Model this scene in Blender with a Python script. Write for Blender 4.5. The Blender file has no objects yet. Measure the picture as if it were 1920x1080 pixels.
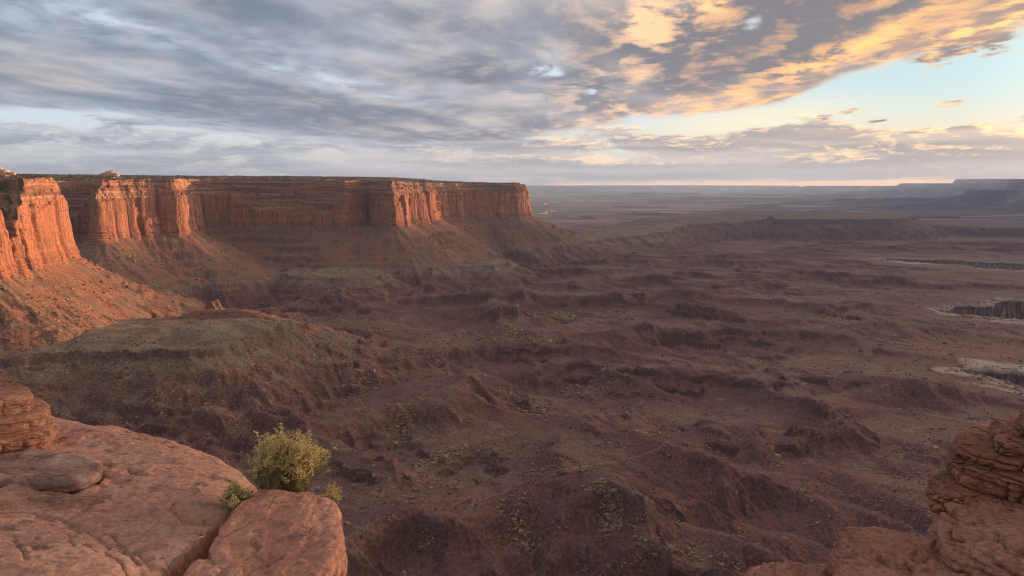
import bpy, math, random
import numpy as np
from concurrent.futures import ThreadPoolExecutor

sc = bpy.context.scene
R = math.radians
C = sc.collection

# ------------------------------------------------------------------ camera
FPX = 1371.0                      # focal length in pixels of the 1920 wide photograph
PITCH = 8.1
cd = bpy.data.cameras.new('camera')
cam = bpy.data.objects.new('camera', cd)
C.objects.link(cam)
cd.sensor_width = 36.0
cd.lens = 36.0 * FPX / 1920.0
cd.clip_start = 0.05
cd.clip_end = 200000.0
cam.location = (0, 0, 0)
cam.rotation_euler = (R(90 - PITCH), 0, 0)
sc.camera = cam

# ------------------------------------------------------------------ light
SUN_AZ, SUN_EL = 55.0, 2.6        # degrees to the right of the view, above the horizon
sd = bpy.data.lights.new('sun', 'SUN')
sd.energy = 5.0
sd.angle = R(0.5)
sd.color = (1.0, 0.52, 0.24)
sun = bpy.data.objects.new('sun', sd)
C.objects.link(sun)
sun.rotation_euler = (R(90 - SUN_EL), 0, R(180 - SUN_AZ))
sc.view_settings.view_transform = 'Standard'
sc.view_settings.look = 'None'
sc.view_settings.exposure = 1.22
sc.view_settings.gamma = 1.0
sc.view_settings.use_curve_mapping = False
sc.cycles.use_denoising = True
sc.cycles.use_adaptive_sampling = False
sc.cycles.filter_width = 1.1
sc.render.filter_size = 1.1
sc.cycles.max_bounces = 6
sc.cycles.diffuse_bounces = 3
sc.cycles.volume_bounces = 1
sc.cycles.caustics_reflective = False
sc.cycles.caustics_refractive = False


# ------------------------------------------------------------------ node expressions
class G:
    """small expression writer on top of a node tree"""
    def __init__(s, nt):
        s.nt = nt

    def node(s, t, **kw):
        n = s.nt.nodes.new(t)
        for k, v in kw.items():
            setattr(n, k, v)
        return n

    def put(s, sock, v):
        if isinstance(v, bpy.types.NodeSocket):
            s.nt.links.new(v, sock)
        elif isinstance(v, (tuple, list)) and len(v) == 3 and sock.type == 'RGBA':
            sock.default_value = (*v, 1)
        else:
            sock.default_value = v

    def m(s, op, a, b=0.0, c=0.0, clamp=False):
        n = s.node('ShaderNodeMath', operation=op, use_clamp=clamp)
        s.put(n.inputs[0], a); s.put(n.inputs[1], b); s.put(n.inputs[2], c)
        return n.outputs[0]

    def add(s, a, b): return s.m('ADD', a, b)
    def sub(s, a, b): return s.m('SUBTRACT', a, b)
    def mul(s, a, b): return s.m('MULTIPLY', a, b)
    def div(s, a, b): return s.m('DIVIDE', a, b)
    def mx(s, a, b): return s.m('MAXIMUM', a, b)
    def mn(s, a, b): return s.m('MINIMUM', a, b)
    def mad(s, a, b, c): return s.m('MULTIPLY_ADD', a, b, c)
    def clamp(s, a): return s.m('ADD', a, 0.0, clamp=True)

    def sm(s, a, b, x, lo=0.0, hi=1.0, lin=False):
        n = s.node('ShaderNodeMapRange', interpolation_type='LINEAR' if lin else 'SMOOTHSTEP')
        n.clamp = True
        s.put(n.inputs['Value'], x); s.put(n.inputs['From Min'], a); s.put(n.inputs['From Max'], b)
        s.put(n.inputs['To Min'], lo); s.put(n.inputs['To Max'], hi)
        return n.outputs[0]

    def sep(s, v):
        n = s.node('ShaderNodeSeparateXYZ'); s.put(n.inputs[0], v)
        return n.outputs

    def xyz(s, x, y, z=0.0):
        n = s.node('ShaderNodeCombineXYZ')
        s.put(n.inputs[0], x); s.put(n.inputs[1], y); s.put(n.inputs[2], z)
        return n.outputs[0]

    def vm(s, op, a, b=(0, 0, 0)):
        n = s.node('ShaderNodeVectorMath', operation=op)
        s.put(n.inputs[0], a); s.put(n.inputs[1], b)
        return n.outputs[0]

    def noise(s, v, scale=1.0, detail=4.0, rough=0.55, dist=0.0, out=0, lac=2.0):
        n = s.node('ShaderNodeTexNoise', noise_dimensions='3D')
        s.put(n.inputs['Vector'], v); s.put(n.inputs['Scale'], scale); s.put(n.inputs['Detail'], detail)
        s.put(n.inputs['Roughness'], rough); s.put(n.inputs['Distortion'], dist); s.put(n.inputs['Lacunarity'], lac)
        return n.outputs[out]

    def mix(s, f, a, b, mode='MIX'):
        n = s.node('ShaderNodeMix', data_type='RGBA', blend_type=mode)
        s.put(n.inputs['Factor'], f)
        s.put(n.inputs[6], a); s.put(n.inputs[7], b)
        return n.outputs[2]

    def cscale(s, c, f):
        n = s.node('ShaderNodeVectorMath', operation='SCALE')
        s.put(n.inputs[0], c); s.put(n.inputs['Scale'], f)
        return n.outputs[0]


def pix_dir(px, py):
    """azimuth and elevation in degrees of a photograph pixel"""
    c = (px - 960) / FPX
    u = (540 - py) / FPX
    p = R(-PITCH)
    y = math.cos(p) - u * math.sin(p)
    z = math.sin(p) + u * math.cos(p)
    return math.degrees(math.atan2(c, y)), math.degrees(math.atan2(z, math.hypot(c, y)))


# ------------------------------------------------------------------ sky: sky texture with a cloud layer
def build_world():
    w = bpy.data.worlds.new('World')
    sc.world = w
    w.use_nodes = True
    nt = w.node_tree
    nt.nodes.clear()
    g = G(nt)
    out = g.node('ShaderNodeOutputWorld')
    bg = g.node('ShaderNodeBackground')
    nt.links.new(bg.outputs[0], out.inputs[0])
    sky = g.node('ShaderNodeTexSky', sky_type='NISHITA')
    sky.sun_disc = False
    sky.sun_elevation = R(SUN_EL)
    sky.sun_rotation = R(SUN_AZ)
    sky.altitude = 1800
    sky.air_density = 1.0
    sky.dust_density = 1.0
    sky.ozone_density = 1.0
    bg.inputs['Strength'].default_value = 0.1

    D = g.node('ShaderNodeTexCoord').outputs['Generated']
    x, y, z = g.sep(D)
    A = g.mul(g.m('ARCTAN2', x, y), 57.29578)
    E = g.mul(g.m('ARCSINE', z), 57.29578)

    def gauss(px, py, wx, wy, rot=0.0):
        """soft elliptical patch of sky round a direction; sizes in photograph pixels, rot in degrees anticlockwise"""
        a0, e0 = pix_dir(px, py)
        c_, s_ = math.cos(R(rot)), math.sin(R(rot))
        fx, fy = 23.9 / wx, 23.9 / wy                      # pixels in a degree
        da, de = g.sub(A, a0), g.sub(E, e0)
        u = g.mad(da, c_ * fx, g.mul(de, s_ * fx))
        v = g.mad(de, c_ * fy, g.mul(da, -s_ * fy))
        return g.m('EXPONENT', g.mul(g.mad(u, u, g.mul(v, v)), -1.0))

    def total(*ps):
        t = None
        for wgt, p in ps:
            t = g.mul(gauss(*p), wgt) if t is None else g.mad(gauss(*p), wgt, t)
        return t

    # cloud plane: parallel bands that run away towards a point on the horizon
    k = g.div(1.0, g.add(g.mx(z, 0.0), 0.020))
    b0 = R(8)
    al = g.mul(g.mad(x, math.sin(b0), g.mul(y, math.cos(b0))), k)
    ac = g.mul(g.mad(x, math.cos(b0), g.mul(y, -math.sin(b0))), k)
    k2 = g.div(1.0, g.add(g.mx(z, 0.0), 0.065))
    kr = g.div(k2, k)
    P = g.xyz(g.mul(g.mul(ac, kr), 1.35), g.mul(g.mul(al, kr), 0.95), 0.0)
    PB = g.xyz(g.mul(ac, 0.9), g.mul(al, 0.42), 5.0)
    wv = g.vm('SUBTRACT', g.noise(P, 0.55, 3, 0.55, out=1), (0.5, 0.5, 0.5))
    ns = g.node('ShaderNodeVectorMath', operation='SCALE')
    g.put(ns.inputs[0], wv); ns.inputs['Scale'].default_value = 0.8
    Pw = g.vm('ADD', P, ns.outputs[0])
    band = g.noise(g.vm('ADD', PB, g.vm('MULTIPLY', ns.outputs[0], (.5, .2, 0))), 1.05, 5, 0.52)
    d0 = g.noise(Pw, 1.05, 10, 0.60)
    d1 = g.noise(g.vm('ADD', Pw, (0.13, 0.03, 0)), 1.05, 6, 0.58)

    # lower edge of the deck, as elevation over azimuth
    edge_pts = [(-300, 196), (0, 206), (350, 240), (700, 272), (900, 274), (1050, 250), (1180, 226), (1300, 216), (1440, 205), (1500, 180),
                (1570, 150), (1700, 108), (1820, 84), (1950, 40), (2300, -120)]
    cur = g.node('ShaderNodeFloatCurve')
    A0, A1 = -45.0, 55.0
    g.put(cur.inputs['Value'], g.sm(A0, A1, A, lin=True))
    cv = cur.mapping.curves[0]
    pts = [((pix_dir(*p)[0] - A0) / (A1 - A0), max(0, pix_dir(*p)[1]) / 30.0) for p in edge_pts]
    cv.points[0].location = (0.0, pts[0][1])
    cv.points[1].location = (1.0, pts[-1][1])
    for p in pts:
        cv.points.new(*p)
    cur.mapping.update()
    above = g.sub(E, g.mul(cur.outputs[0], 30.0))
    bias = g.sm(-1.5, 1.3, above, -0.40, 0.26)

    holes = total((-.13, (1418, 44, 26, 15, 10)), (-.05, (225, 42, 90, 22, -12)), (-.14, (700, 168, 170, 9, -10)), (-.06, (520, 138, 80, 14, -8)),
                  (-.15, (1025, 128, 42, 36, -50)), (-.20, (1120, 180, 90, 12, -25)), (-.12, (960, 30, 90, 14, -10)), (.36, (1830, 116, 105, 26, 20)), (.30, (1745, 112, 40, 14, 15)),
                  (.62, (1765, 198, 34, 9, 8)), (.55, (1572, 179, 20, 6, 5)), (.55, (1545, 221, 24, 7, 5)), (.5, (1650, 226, 30, 5, 8)), (.5, (1590, 209, 20, 5, 10)))
    tex = g.mad(band, 0.45, g.mul(d0, 0.55))
    fine = g.noise(Pw, 3.2, 7, 0.62)
    cov = g.add(g.add(tex, bias), g.mul(holes, g.sm(0.34, 0.66, fine, 0.1, 1.35)))
    deck_a = g.sm(0.38, 0.62, cov)
    thick = g.sm(0.50, 0.92, cov)
    relief = g.sub(d0, d1)

    # --- low cumulus band, seen side on near the horizon
    Q = g.xyz(g.mul(A, 0.15), g.mul(E, 0.62), 1.3)
    wq = g.vm('SUBTRACT', g.noise(Q, 1.3, 4, 0.62, out=1), (0.5, 0.5, 0.5))
    n3_ = g.node('ShaderNodeVectorMath', operation='SCALE')
    g.put(n3_.inputs[0], wq); n3_.inputs['Scale'].default_value = 0.75
    Qw = g.vm('ADD', Q, n3_.outputs[0])

    def low(dx, dy, det):
        return g.noise(g.vm('ADD', Qw, (dx, dy, 0)), 1.25, det, 0.62)
    l0, l1 = low(0, 0, 10), low(0.07, 0.11, 7)
    topE = g.mn(g.sm(-35, -4, A, 3.7, 5.4, lin=True), g.sm(-4, 38, A, 5.4, 4.3, lin=True))
    lb = g.mul(g.sm(-2.6, 2.2, g.sub(topE, E)), g.sm(-10, 15, A, 0.37, 0.335))
    lpatch = total((.34, (1500, 250, 75, 13, 0)), (.16, (1400, 285, 140, 14, 3)), (-.30, (1330, 232, 130, 16, 4)), (.20, (1270, 265, 80, 14, 0)), (.30, (1400, 320, 420, 13, 0)),
                   (.18, (1560, 256, 55, 9, 5)), (.26, (1850, 268, 80, 6, -3)), (.22, (1780, 250, 40, 12, 10)), (-.10, (1650, 215, 200, 22, 0)), (.20, (1850, 300, 160, 18, 0)))
    lcov = g.add(g.add(l0, g.sub(lb, 0.27)), lpatch)
    low_a = g.sm(0.43, 0.54, lcov)
    lrel = g.sub(l0, l1)

    # --- colours
    warm = g.sm(2, 36, A)
    wide = g.sm(-32, 38, A)
    veil_hi = g.mix(warm, (0.50, 0.60, 0.70), (0.40, 0.575, 0.605))
    veil_lo = g.mix(warm, (0.58, 0.57, 0.54), (0.84, 0.60, 0.33))
    veil = g.mix(g.sm(0.4, 6.0, g.add(E, g.mul(warm, -1.0))), veil_lo, veil_hi)
    veil = g.mix(g.mul(gauss(1400, 232, 190, 34, 5), 0.9), veil, (0.80, 0.70, 0.50))
    base = g.mix(0.82, g.cscale(sky.outputs[0], 0.1), veil)

    dark = g.mix(wide, (0.118, 0.150, 0.205), (0.150, 0.132, 0.138))
    lite = g.mix(wide, (0.33, 0.365, 0.43), (0.32, 0.275, 0.265))
    shade = g.mad(band, 1.05, g.mul(g.noise(Pw, 0.9, 5, 0.52), 0.55))
    shade = g.mad(d0, 0.18, g.sub(shade, 0.28))
    shade = g.add(shade, total((-.14, (250, 190, 420, 26, -8)), (.12, (430, 70, 110, 40, -20)), (.10, (860, 170, 180, 30, -10)), (-.10, (1330, 110, 180, 60, 15)), (-.12, (1450, 30, 160, 24, 15)), (-.10, (760, 30, 120, 40, 0)), (-.12, (700, 235, 300, 16, -8))))
    lite = g.mix(g.sm(0.42, 0.62, g.noise(Pw, 0.45, 3, 0.5)), lite, g.mix(wide, (0.40, 0.37, 0.36), (0.40, 0.31, 0.26)))
    body = g.mix(g.sm(0.48, 0.86, shade), dark, lite)
    body = g.mix(g.mul(g.sm(0.62, 0.44, cov), 0.75), body, g.mix(warm, (0.50, 0.54, 0.60), (0.60, 0.46, 0.34)))     # thin edges
    veils = total((.7, (225, 42, 110, 26, -12)), (.5, (40, 30, 110, 40, 0)), (.8, (650, 160, 200, 16, -10)), (.45, (1010, 110, 60, 60, -50)), (.35, (560, 100, 120, 30, -10)), (.5, (330, 225, 420, 14, -7)))
    body = g.mix(g.mul(veils, g.sm(0.36, 0.66, fine, 0.25, 1.0)), body, (0.47, 0.53, 0.62))
    litc = g.mix(g.sm(-6, 24, A), (0.56, 0.47, 0.41), (1.0, 0.50, 0.17))
    lit = g.clamp(g.mad(relief, 7.0, 0.05))
    edge_glow = g.mul(g.mul(g.sm(2.6, 0.2, above), g.sm(-0.6, 0.5, above)), g.sm(-10, 10, A))
    suns = g.clamp(total((1.1, (1205, 30, 55, 62, 25)), (1.0, (1320, 8, 90, 17, 15)), (.8, (1140, 130, 26, 13, 30)), (.7, (1196, 140, 20, 11, 0)), (.55, (1640, 70, 150, 16, 26)), (1.0, (1870, 45, 120, 20, 26)),
                         (.45, (1500, 118, 100, 16, 18)), (1.0, (1850, 134, 105, 14, 21)), (.9, (1765, 200, 30, 10, 5)), (.30, (1100, 195, 150, 14, -8)), (.35, (1330, 60, 50, 30, 30))))
    suns = g.mul(suns, g.sm(0.36, 0.58, g.mad(relief, 2.2, g.mul(d0, 0.95))))
    litf = g.clamp(g.add(g.mul(lit, g.sm(-25, 18, A, 0.20, 0.62)), g.add(g.mul(suns, 0.95), g.mul(edge_glow, g.mad(relief, 3.0, 0.26)))))
    deckc = g.mix(litf, body, litc)

    lbody = g.mix(wide, (0.20, 0.24, 0.295), (0.27, 0.215, 0.195))
    lbody = g.mix(g.sm(0.40, 0.66, g.noise(g.xyz(g.mul(A, 0.06), g.mul(E, 0.8), 4.0), 1.0, 6, 0.6)), lbody, g.mix(wide, (0.42, 0.44, 0.46), (0.52, 0.40, 0.31)))
    llit = g.mix(g.sm(-20, 30, A), (0.52, 0.49, 0.45), (1.15, 0.72, 0.32))
    lf = g.clamp(g.mad(lrel, 8.0, g.mul(g.sub(0.60, lcov), 2.6)))
    lf = g.mul(lf, g.sm(-35, 10, A, 0.6, 1.1))
    lf = g.mul(lf, g.sub(1.0, g.mul(gauss(1400, 322, 420, 13, 0), 0.75)))
    lowc = g.mix(lf, lbody, llit)

    col = g.mix(low_a, base, lowc)
    col = g.mix(deck_a, col, deckc)
    # bright strip under the clouds along the horizon
    sn = g.noise(g.xyz(g.mul(A, 0.22), g.mul(E, 1.6), 9.0), 1.0, 7, 0.62)
    st = g.sub(g.mad(sn, 1.1, g.sm(4, 36, A, -0.42, -0.10)), E)
    strip = g.mul(g.sm(-0.10, 0.22, st), g.sm(1.5, 5, A))
    col = g.mix(strip, col, g.mix(warm, (1.0, 0.62, 0.40), (1.5, 0.72, 0.24)))
    col = g.cscale(col, 0.68)
    # glow of the low sun behind the added western ridge
    da, de = g.mul(g.sub(A, SUN_AZ + 12), 1 / 14.5), g.mul(g.sub(E, 6.0), 1 / 9.0)
    glow = g.m('EXPONENT', g.mul(g.mad(da, da, g.mul(de, de)), -1.0))
    col = g.vm('ADD', col, g.cscale((9.2, 6.9, 5.2), glow))
    # the overcast thickens and darkens overhead
    col = g.cscale(col, g.sm(14, 50, E, 1.0, 0.92))
    # ground-coloured lower hemisphere
    col = g.mix(g.sm(-0.6, -2.5, E), col, (0.06, 0.045, 0.045))
    g.put(bg.inputs['Color'], g.cscale(col, 10.0))
    w.cycles.sampling_method = 'MANUAL'
    w.cycles.sample_map_resolution = 512


build_world()


# ------------------------------------------------------------------ numpy helpers
rng = np.random.default_rng(7)
PERM = rng.permutation(4096).astype(np.int32)
GA = rng.uniform(0, 2 * np.pi, 4096)
GX, GY = np.cos(GA).astype(np.float32), np.sin(GA).astype(np.float32)
RV = rng.random((4096, 2)).astype(np.float32)
M = 4095


def hsh(ix, iy, seed):
    return PERM[(PERM[(ix + seed * 131) & M] + iy) & M]


def perlin(x, y, seed=0):
    x = np.asarray(x, np.float32); y = np.asarray(y, np.float32)
    fx, fy = np.floor(x), np.floor(y)
    ix, iy = fx.astype(np.int32), fy.astype(np.int32)
    fx, fy = x - fx, y - fy
    ux = fx * fx * fx * (fx * (fx * 6 - 15) + 10)
    uy = fy * fy * fy * (fy * (fy * 6 - 15) + 10)

    def gr(dx, dy):
        h = hsh(ix + dx, iy + dy, seed)
        return GX[h] * (fx - dx) + GY[h] * (fy - dy)
    a = gr(0, 0); b = gr(1, 0); c = gr(0, 1); d = gr(1, 1)
    a = a + (b - a) * ux
    c = c + (d - c) * ux
    return (a + (c - a) * uy) * 1.5


def fbm(x, y, octv=4, seed=0, gain=0.5, lac=2.03):
    s, a, n = 0, 1.0, 0
    for i in range(octv):
        s = s + a * perlin(x, y, seed + i * 7)
        n += a
        a *= gain
        x = x * lac + 17.3; y = y * lac - 9.1
    return s / n


def billow(x, y, octv=3, seed=0, gain=0.45):
    s, a, n = 0, 1.0, 0
    for i in range(octv):
        s = s + a * np.abs(perlin(x, y, seed + i * 11))
        n += a
        a *= gain
        x = x * 2.1 + 5.2; y = y * 2.1 + 1.7
    return s / n


def sstep(a, b, x):
    t = np.clip((x - a) / (b - a), 0, 1)
    return t * t * (3 - 2 * t)


def par(f, *arrs):
    """evaluate f on chunks in threads"""
    n = arrs[0].shape[0]
    ch = np.array_split(np.arange(n), max(1, min(64, n // 20000)))
    with ThreadPoolExecutor(4) as ex:
        rs = list(ex.map(lambda i: f(*[a[i[0]:i[-1] + 1] for a in arrs]), ch))
    if isinstance(rs[0], tuple):
        return tuple(np.concatenate([r[j] for r in rs]) for j in range(len(rs[0])))
    return np.concatenate(rs)


def sdf(x, y, poly):
    """signed distance to a closed polygon, negative inside"""
    d = np.full(x.shape, 1e18, np.float32)
    ins = np.zeros(x.shape, bool)
    n = len(poly)
    for i in range(n):
        ax, ay = poly[i]; bx, by = poly[(i + 1) % n]
        ex, ey = bx - ax, by - ay
        wx, wy = x - ax, y - ay
        t = np.clip((wx * ex + wy * ey) / (ex * ex + ey * ey + 1e-9), 0, 1)
        qx, qy = wx - ex * t, wy - ey * t
        d = np.minimum(d, qx * qx + qy * qy)
        if ay != by:
            c = ((ay > y) != (by > y)) & (x < (bx - ax) * (y - ay) / (by - ay) + ax)
            ins ^= c
    d = np.sqrt(d)
    return np.where(ins, -d, d)


def polyline_dist(x, y, pts):
    d = np.full(x.shape, 9e9)
    for (ax, ay), (bx, by) in zip(pts[:-1], pts[1:]):
        ex, ey = bx - ax, by - ay
        t = np.clip(((x - ax) * ex + (y - ay) * ey) / (ex * ex + ey * ey + 1e-12), 0, 1)
        d = np.minimum(d, np.hypot(x - ax - ex * t, y - ay - ey * t))
    return d


def chaikin(p, n=2, closed=True):
    p = np.asarray(p, float)
    for _ in range(n):
        q = np.roll(p, -1, 0) if closed else p[1:]
        a = p if closed else p[:-1]
        r = np.empty((2 * len(a), 2))
        r[0::2] = a * .78 + q * .22
        r[1::2] = a * .22 + q * .78
        if not closed:
            r = np.vstack([p[:1], r, p[-1:]])
        p = r
    return p


def resample(p, ds, closed=True):
    q = np.vstack([p, p[:1]]) if closed else p
    L = np.concatenate([[0], np.cumsum(np.hypot(*np.diff(q, axis=0).T))])
    n = max(4, int(L[-1] / ds))
    s = np.linspace(0, L[-1], n, endpoint=not closed)
    return np.stack([np.interp(s, L, q[:, 0]), np.interp(s, L, q[:, 1])], 1), s, L[-1]


def ground_pt(px, py, z):
    a, e = pix_dir(px, py)
    d = z / math.tan(R(e))
    return d * math.sin(R(a)), d * math.cos(R(a))


def gpoly(pts, z):
    return [ground_pt(px, py, z) for px, py in pts]


def mesh_obj(name, v, f, mat=None, col=None, smooth=True, parent=None):
    me = bpy.data.meshes.new(name)
    v = np.ascontiguousarray(v, np.float32)
    f = np.ascontiguousarray(f, np.int32)
    k = f.shape[1]
    me.vertices.add(len(v)); me.loops.add(f.size); me.polygons.add(len(f))
    me.vertices.foreach_set('co', v.ravel())
    me.loops.foreach_set('vertex_index', f.ravel())
    me.polygons.foreach_set('loop_start', np.arange(0, f.size, k, dtype=np.int32))
    me.polygons.foreach_set('use_smooth', np.full(len(f), smooth, bool))
    me.update(calc_edges=True)
    if col is not None:
        at = me.attributes.new('Col', 'FLOAT_COLOR', 'POINT')
        c4 = np.ones((len(v), 4), np.float32)
        c4[:, :col.shape[1]] = col
        if col.shape[1] == 3:
            c4[:, 3] = 0
        at.data.foreach_set('color', c4.ravel())
    if mat:
        me.materials.append(mat)
    o = bpy.data.objects.new(name, me)
    C.objects.link(o)
    if parent:
        o.parent = parent
    return o


def tag(o, label=None, cat=None, group=None, kind=None):
    if label: o['label'] = label
    if cat: o['category'] = cat
    if group: o['group'] = group
    if kind: o['kind'] = kind
    return o


def grid_faces(nr, nc, wrap=False):
    i = np.arange(nr - 1)[:, None] * nc
    j = np.arange(nc if wrap else nc - 1)[None, :]
    j2 = (j + 1) % nc
    return np.stack([i + j, i + j2, i + nc + j2, i + nc + j], -1).reshape(-1, 4)


# ------------------------------------------------------------------ materials
def ground_mat(name, rough=0.95, v1=0.2, s1=0.25, bumps=((0.15, 1.2, 5), (0.9, 0.25, 4)), spec=0.15, streak=False):
    m = bpy.data.materials.new(name)
    m.use_nodes = True
    g = G(m.node_tree)
    b = m.node_tree.nodes['Principled BSDF']
    at = g.node('ShaderNodeAttribute'); at.attribute_name = 'Col'
    geo = g.node('ShaderNodeNewGeometry')
    P = geo.outputs['Position']
    if streak:
        P = g.vm('MULTIPLY', P, (1, 1, 0.22))
    n = g.noise(P, s1, 6, 0.65)
    f = g.sm(0.33, 0.67, n, 1 - v1 * 2, 1 + v1 * 2, lin=True)
    vor = g.node('ShaderNodeTexVoronoi', feature='F1')
    g.put(vor.inputs['Vector'], P); vor.inputs['Scale'].default_value = 0.20
    big = g.sm(0.46, 0.30, g.add(vor.outputs['Distance'], g.mul(g.noise(P, 0.9, 2, 0.5), 0.25)))
    pick = g.sm(0.45, 0.5, g.sep(vor.outputs['Color'])[0])
    rub = g.mul(g.mul(big, pick), at.outputs['Alpha'])
    base = g.mix(g.mul(rub, 0.75), at.outputs['Color'], (.40, .27, .185))
    g.put(b.inputs['Base Color'], g.cscale(base, f))
    b.inputs['Roughness'].default_value = rough
    b.inputs['Specular IOR Level'].default_value = spec
    nrm = None
    for sc_, dist, det in bumps:
        bp = g.node('ShaderNodeBump')
        bp.inputs['Strength'].default_value = 1.0
        bp.inputs['Distance'].default_value = dist
        g.put(bp.inputs['Height'], g.noise(P, sc_, det, 0.6))
        if nrm is not None:
            g.put(bp.inputs['Normal'], nrm)
        nrm = bp.outputs[0]
    if nrm is not None:
        g.put(b.inputs['Normal'], nrm)
    return m


M_GROUND = ground_mat('desert_ground', bumps=((0.12, 2.2, 6), (0.5, 0.8, 4)))
M_CLIFF = ground_mat('cliff_sandstone', v1=0.14, s1=0.22, bumps=((0.16, 2.2, 6), (0.6, 0.8, 4)))

# ------------------------------------------------------------------ plan of the place (metres; camera at the origin, view along +Y)
BASE = -150.0
RIM = [(-5200, 1700), (-3200, 1950), (-2000, 2110), (-1470, 2190), (-1420, 2400), (-1330, 2450),      # back of the first alcove
       (-1232, 2112), (-1172, 2350), (-1060, 2400), (-1100, 2560),                                      # second buttress
       (-1210, 2800), (-1120, 2910), (-900, 2890), (-720, 2895),                                        # long shaded alcove
       (-632, 2835), (-612, 3040), (-560, 2985), (-468, 2828), (-428, 2990), (-455, 3075), (-395, 3130), (-380, 3200), (-425, 3260), (-352, 3330), (-335, 3420), (-372, 3480),   # third buttress
       (-290, 3590), (-180, 3700), (62, 3775), (112, 3890),                               # headland
       (40, 4300), (-300, 5200), (-1500, 6500), (-4500, 7500), (-9000, 5000)]
TOWER = [(-918, 1348), (-958, 1490), (-1000, 1662), (-1055, 1690), (-1075, 1600), (-1020, 1380), (-960, 1330)]
SPIRE = [(-880, 1240), (-905, 1300), (-955, 1370), (-1010, 1370), (-1040, 1290), (-1000, 1180), (-930, 1170)]


def rough_curve(pts, ds, amps, seed, chn=2):
    p = chaikin(pts, chn)
    p, s, L = resample(p, ds)
    nx, ny = normals(p)
    off = 0
    for a, wl in amps:
        off = off + a * fbm(p[:, 0] / wl, p[:, 1] / wl, 3, seed)
        seed += 3
    return p + np.stack([nx * off, ny * off], 1)


def normals(p, closed=True, k=3):
    if closed:
        t = np.roll(p, -k, 0) - np.roll(p, k, 0)
        area = 0.5 * np.sum(p[:, 0] * np.roll(p[:, 1], -1) - np.roll(p[:, 0], -1) * p[:, 1])
    else:
        t = np.gradient(p, axis=0); area = 1
    t = t / (np.hypot(t[:, 0], t[:, 1])[:, None] + 1e-9)
    sg = 1 if area > 0 else -1
    return t[:, 1] * sg, -t[:, 0] * sg


RIMC = rough_curve(RIM, 6.0, ((26, 190), (9, 60)), 41)
TOWC = rough_curve(TOWER, 3.0, ((6, 60), (3, 22)), 47)
SPIC = rough_curve(SPIRE, 3.0, ((7, 60), (3, 22)), 51)

BENCH = [  # outline in photograph pixels on the level z, cap height, slope
    dict(p=[(-90, 640), (20, 612), (120, 600), (230, 590), (330, 598), (430, 597), (555, 600), (535, 612), (470, 628), (440, 640), (400, 656), (300, 657), (180, 656), (60, 668), (-90, 676)], z=-258, cap=11, sl=.6),
    dict(p=[(515, 510), (560, 502), (620, 497), (690, 496), (716, 506), (705, 519), (640, 522), (560, 520)], z=-300, cap=7, sl=.5),
    dict(p=[(765, 496), (800, 489), (880, 486), (950, 484), (962, 490), (930, 497), (880, 497), (800, 502)], z=-300, cap=8, sl=.5),
    dict(p=[(940, 463), (990, 455), (1050, 443), (1090, 436), (1160, 431), (1250, 421), (1270, 430), (1210, 441), (1130, 448), (1040, 462)], z=-300, cap=12, sl=.55),
    dict(p=[(1040, 436), (1130, 426), (1220, 407), (1330, 404), (1440, 399), (1475, 404), (1400, 416), (1300, 419), (1240, 430)], z=-292, cap=14, sl=.5),
    dict(p=[(1440, 402), (1520, 399), (1680, 397), (1720, 403), (1690, 411), (1560, 411), (1455, 412)], z=-268, cap=26, sl=.42),
    dict(p=[(1700, 418), (1790, 415), (1960, 418), (1960, 428), (1800, 426)], z=-345, cap=10, sl=.3),
]
for b in BENCH:
    c = chaikin(gpoly(b['p'], b['z']), 2)
    b['c'] = c
    b['bb'] = (c.min(0), c.max(0))

CANYON = [  # outline of the rim in photograph pixels, z of the rim, depth
    dict(p=[(1758, 581), (1775, 575), (1800, 572), (1845, 571), (1862, 563), (2100, 558), (2100, 604), (1920, 598), (1840, 593), (1785, 591)], z=-405, dep=95),
    dict(p=[(1768, 693), (1800, 690), (1850, 691), (1895, 695), (1960, 699), (2150, 700), (2150, 770), (1960, 745), (1900, 724), (1850, 714), (1810, 703)], z=-405, dep=80),
    dict(p=[(1642, 482), (1690, 482), (1740, 485), (1800, 486), (1900, 493), (2100, 497), (2100, 515), (1900, 507), (1830, 502), (1740, 494), (1690, 491)], z=-405, dep=26),
    dict(p=[(1005, 382), (1060, 379), (1160, 378), (1240, 380), (1180, 386), (1060, 386)], z=-405, dep=130),
    dict(p=[(1010, 396), (1060, 393), (1110, 394), (1090, 400), (1020, 402)], z=-405, dep=100),
]
for _i, b in enumerate(CANYON):
    c = chaikin(gpoly(b['p'], b['z']), 2)
    _k = 1.0 if c[:, 1].min() < 2600 else (2.0 if c[:, 1].min() < 6500 else 5.0)
    c = rough_curve(c, 7.0 * _k, ((44 * _k, 130 * _k), (20 * _k, 42 * _k), (7 * _k, 14 * _k)), 160 + _i, 0)
    b['c'] = c; b['k'] = _k
    b['bb'] = (c.min(0), c.max(0))

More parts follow.
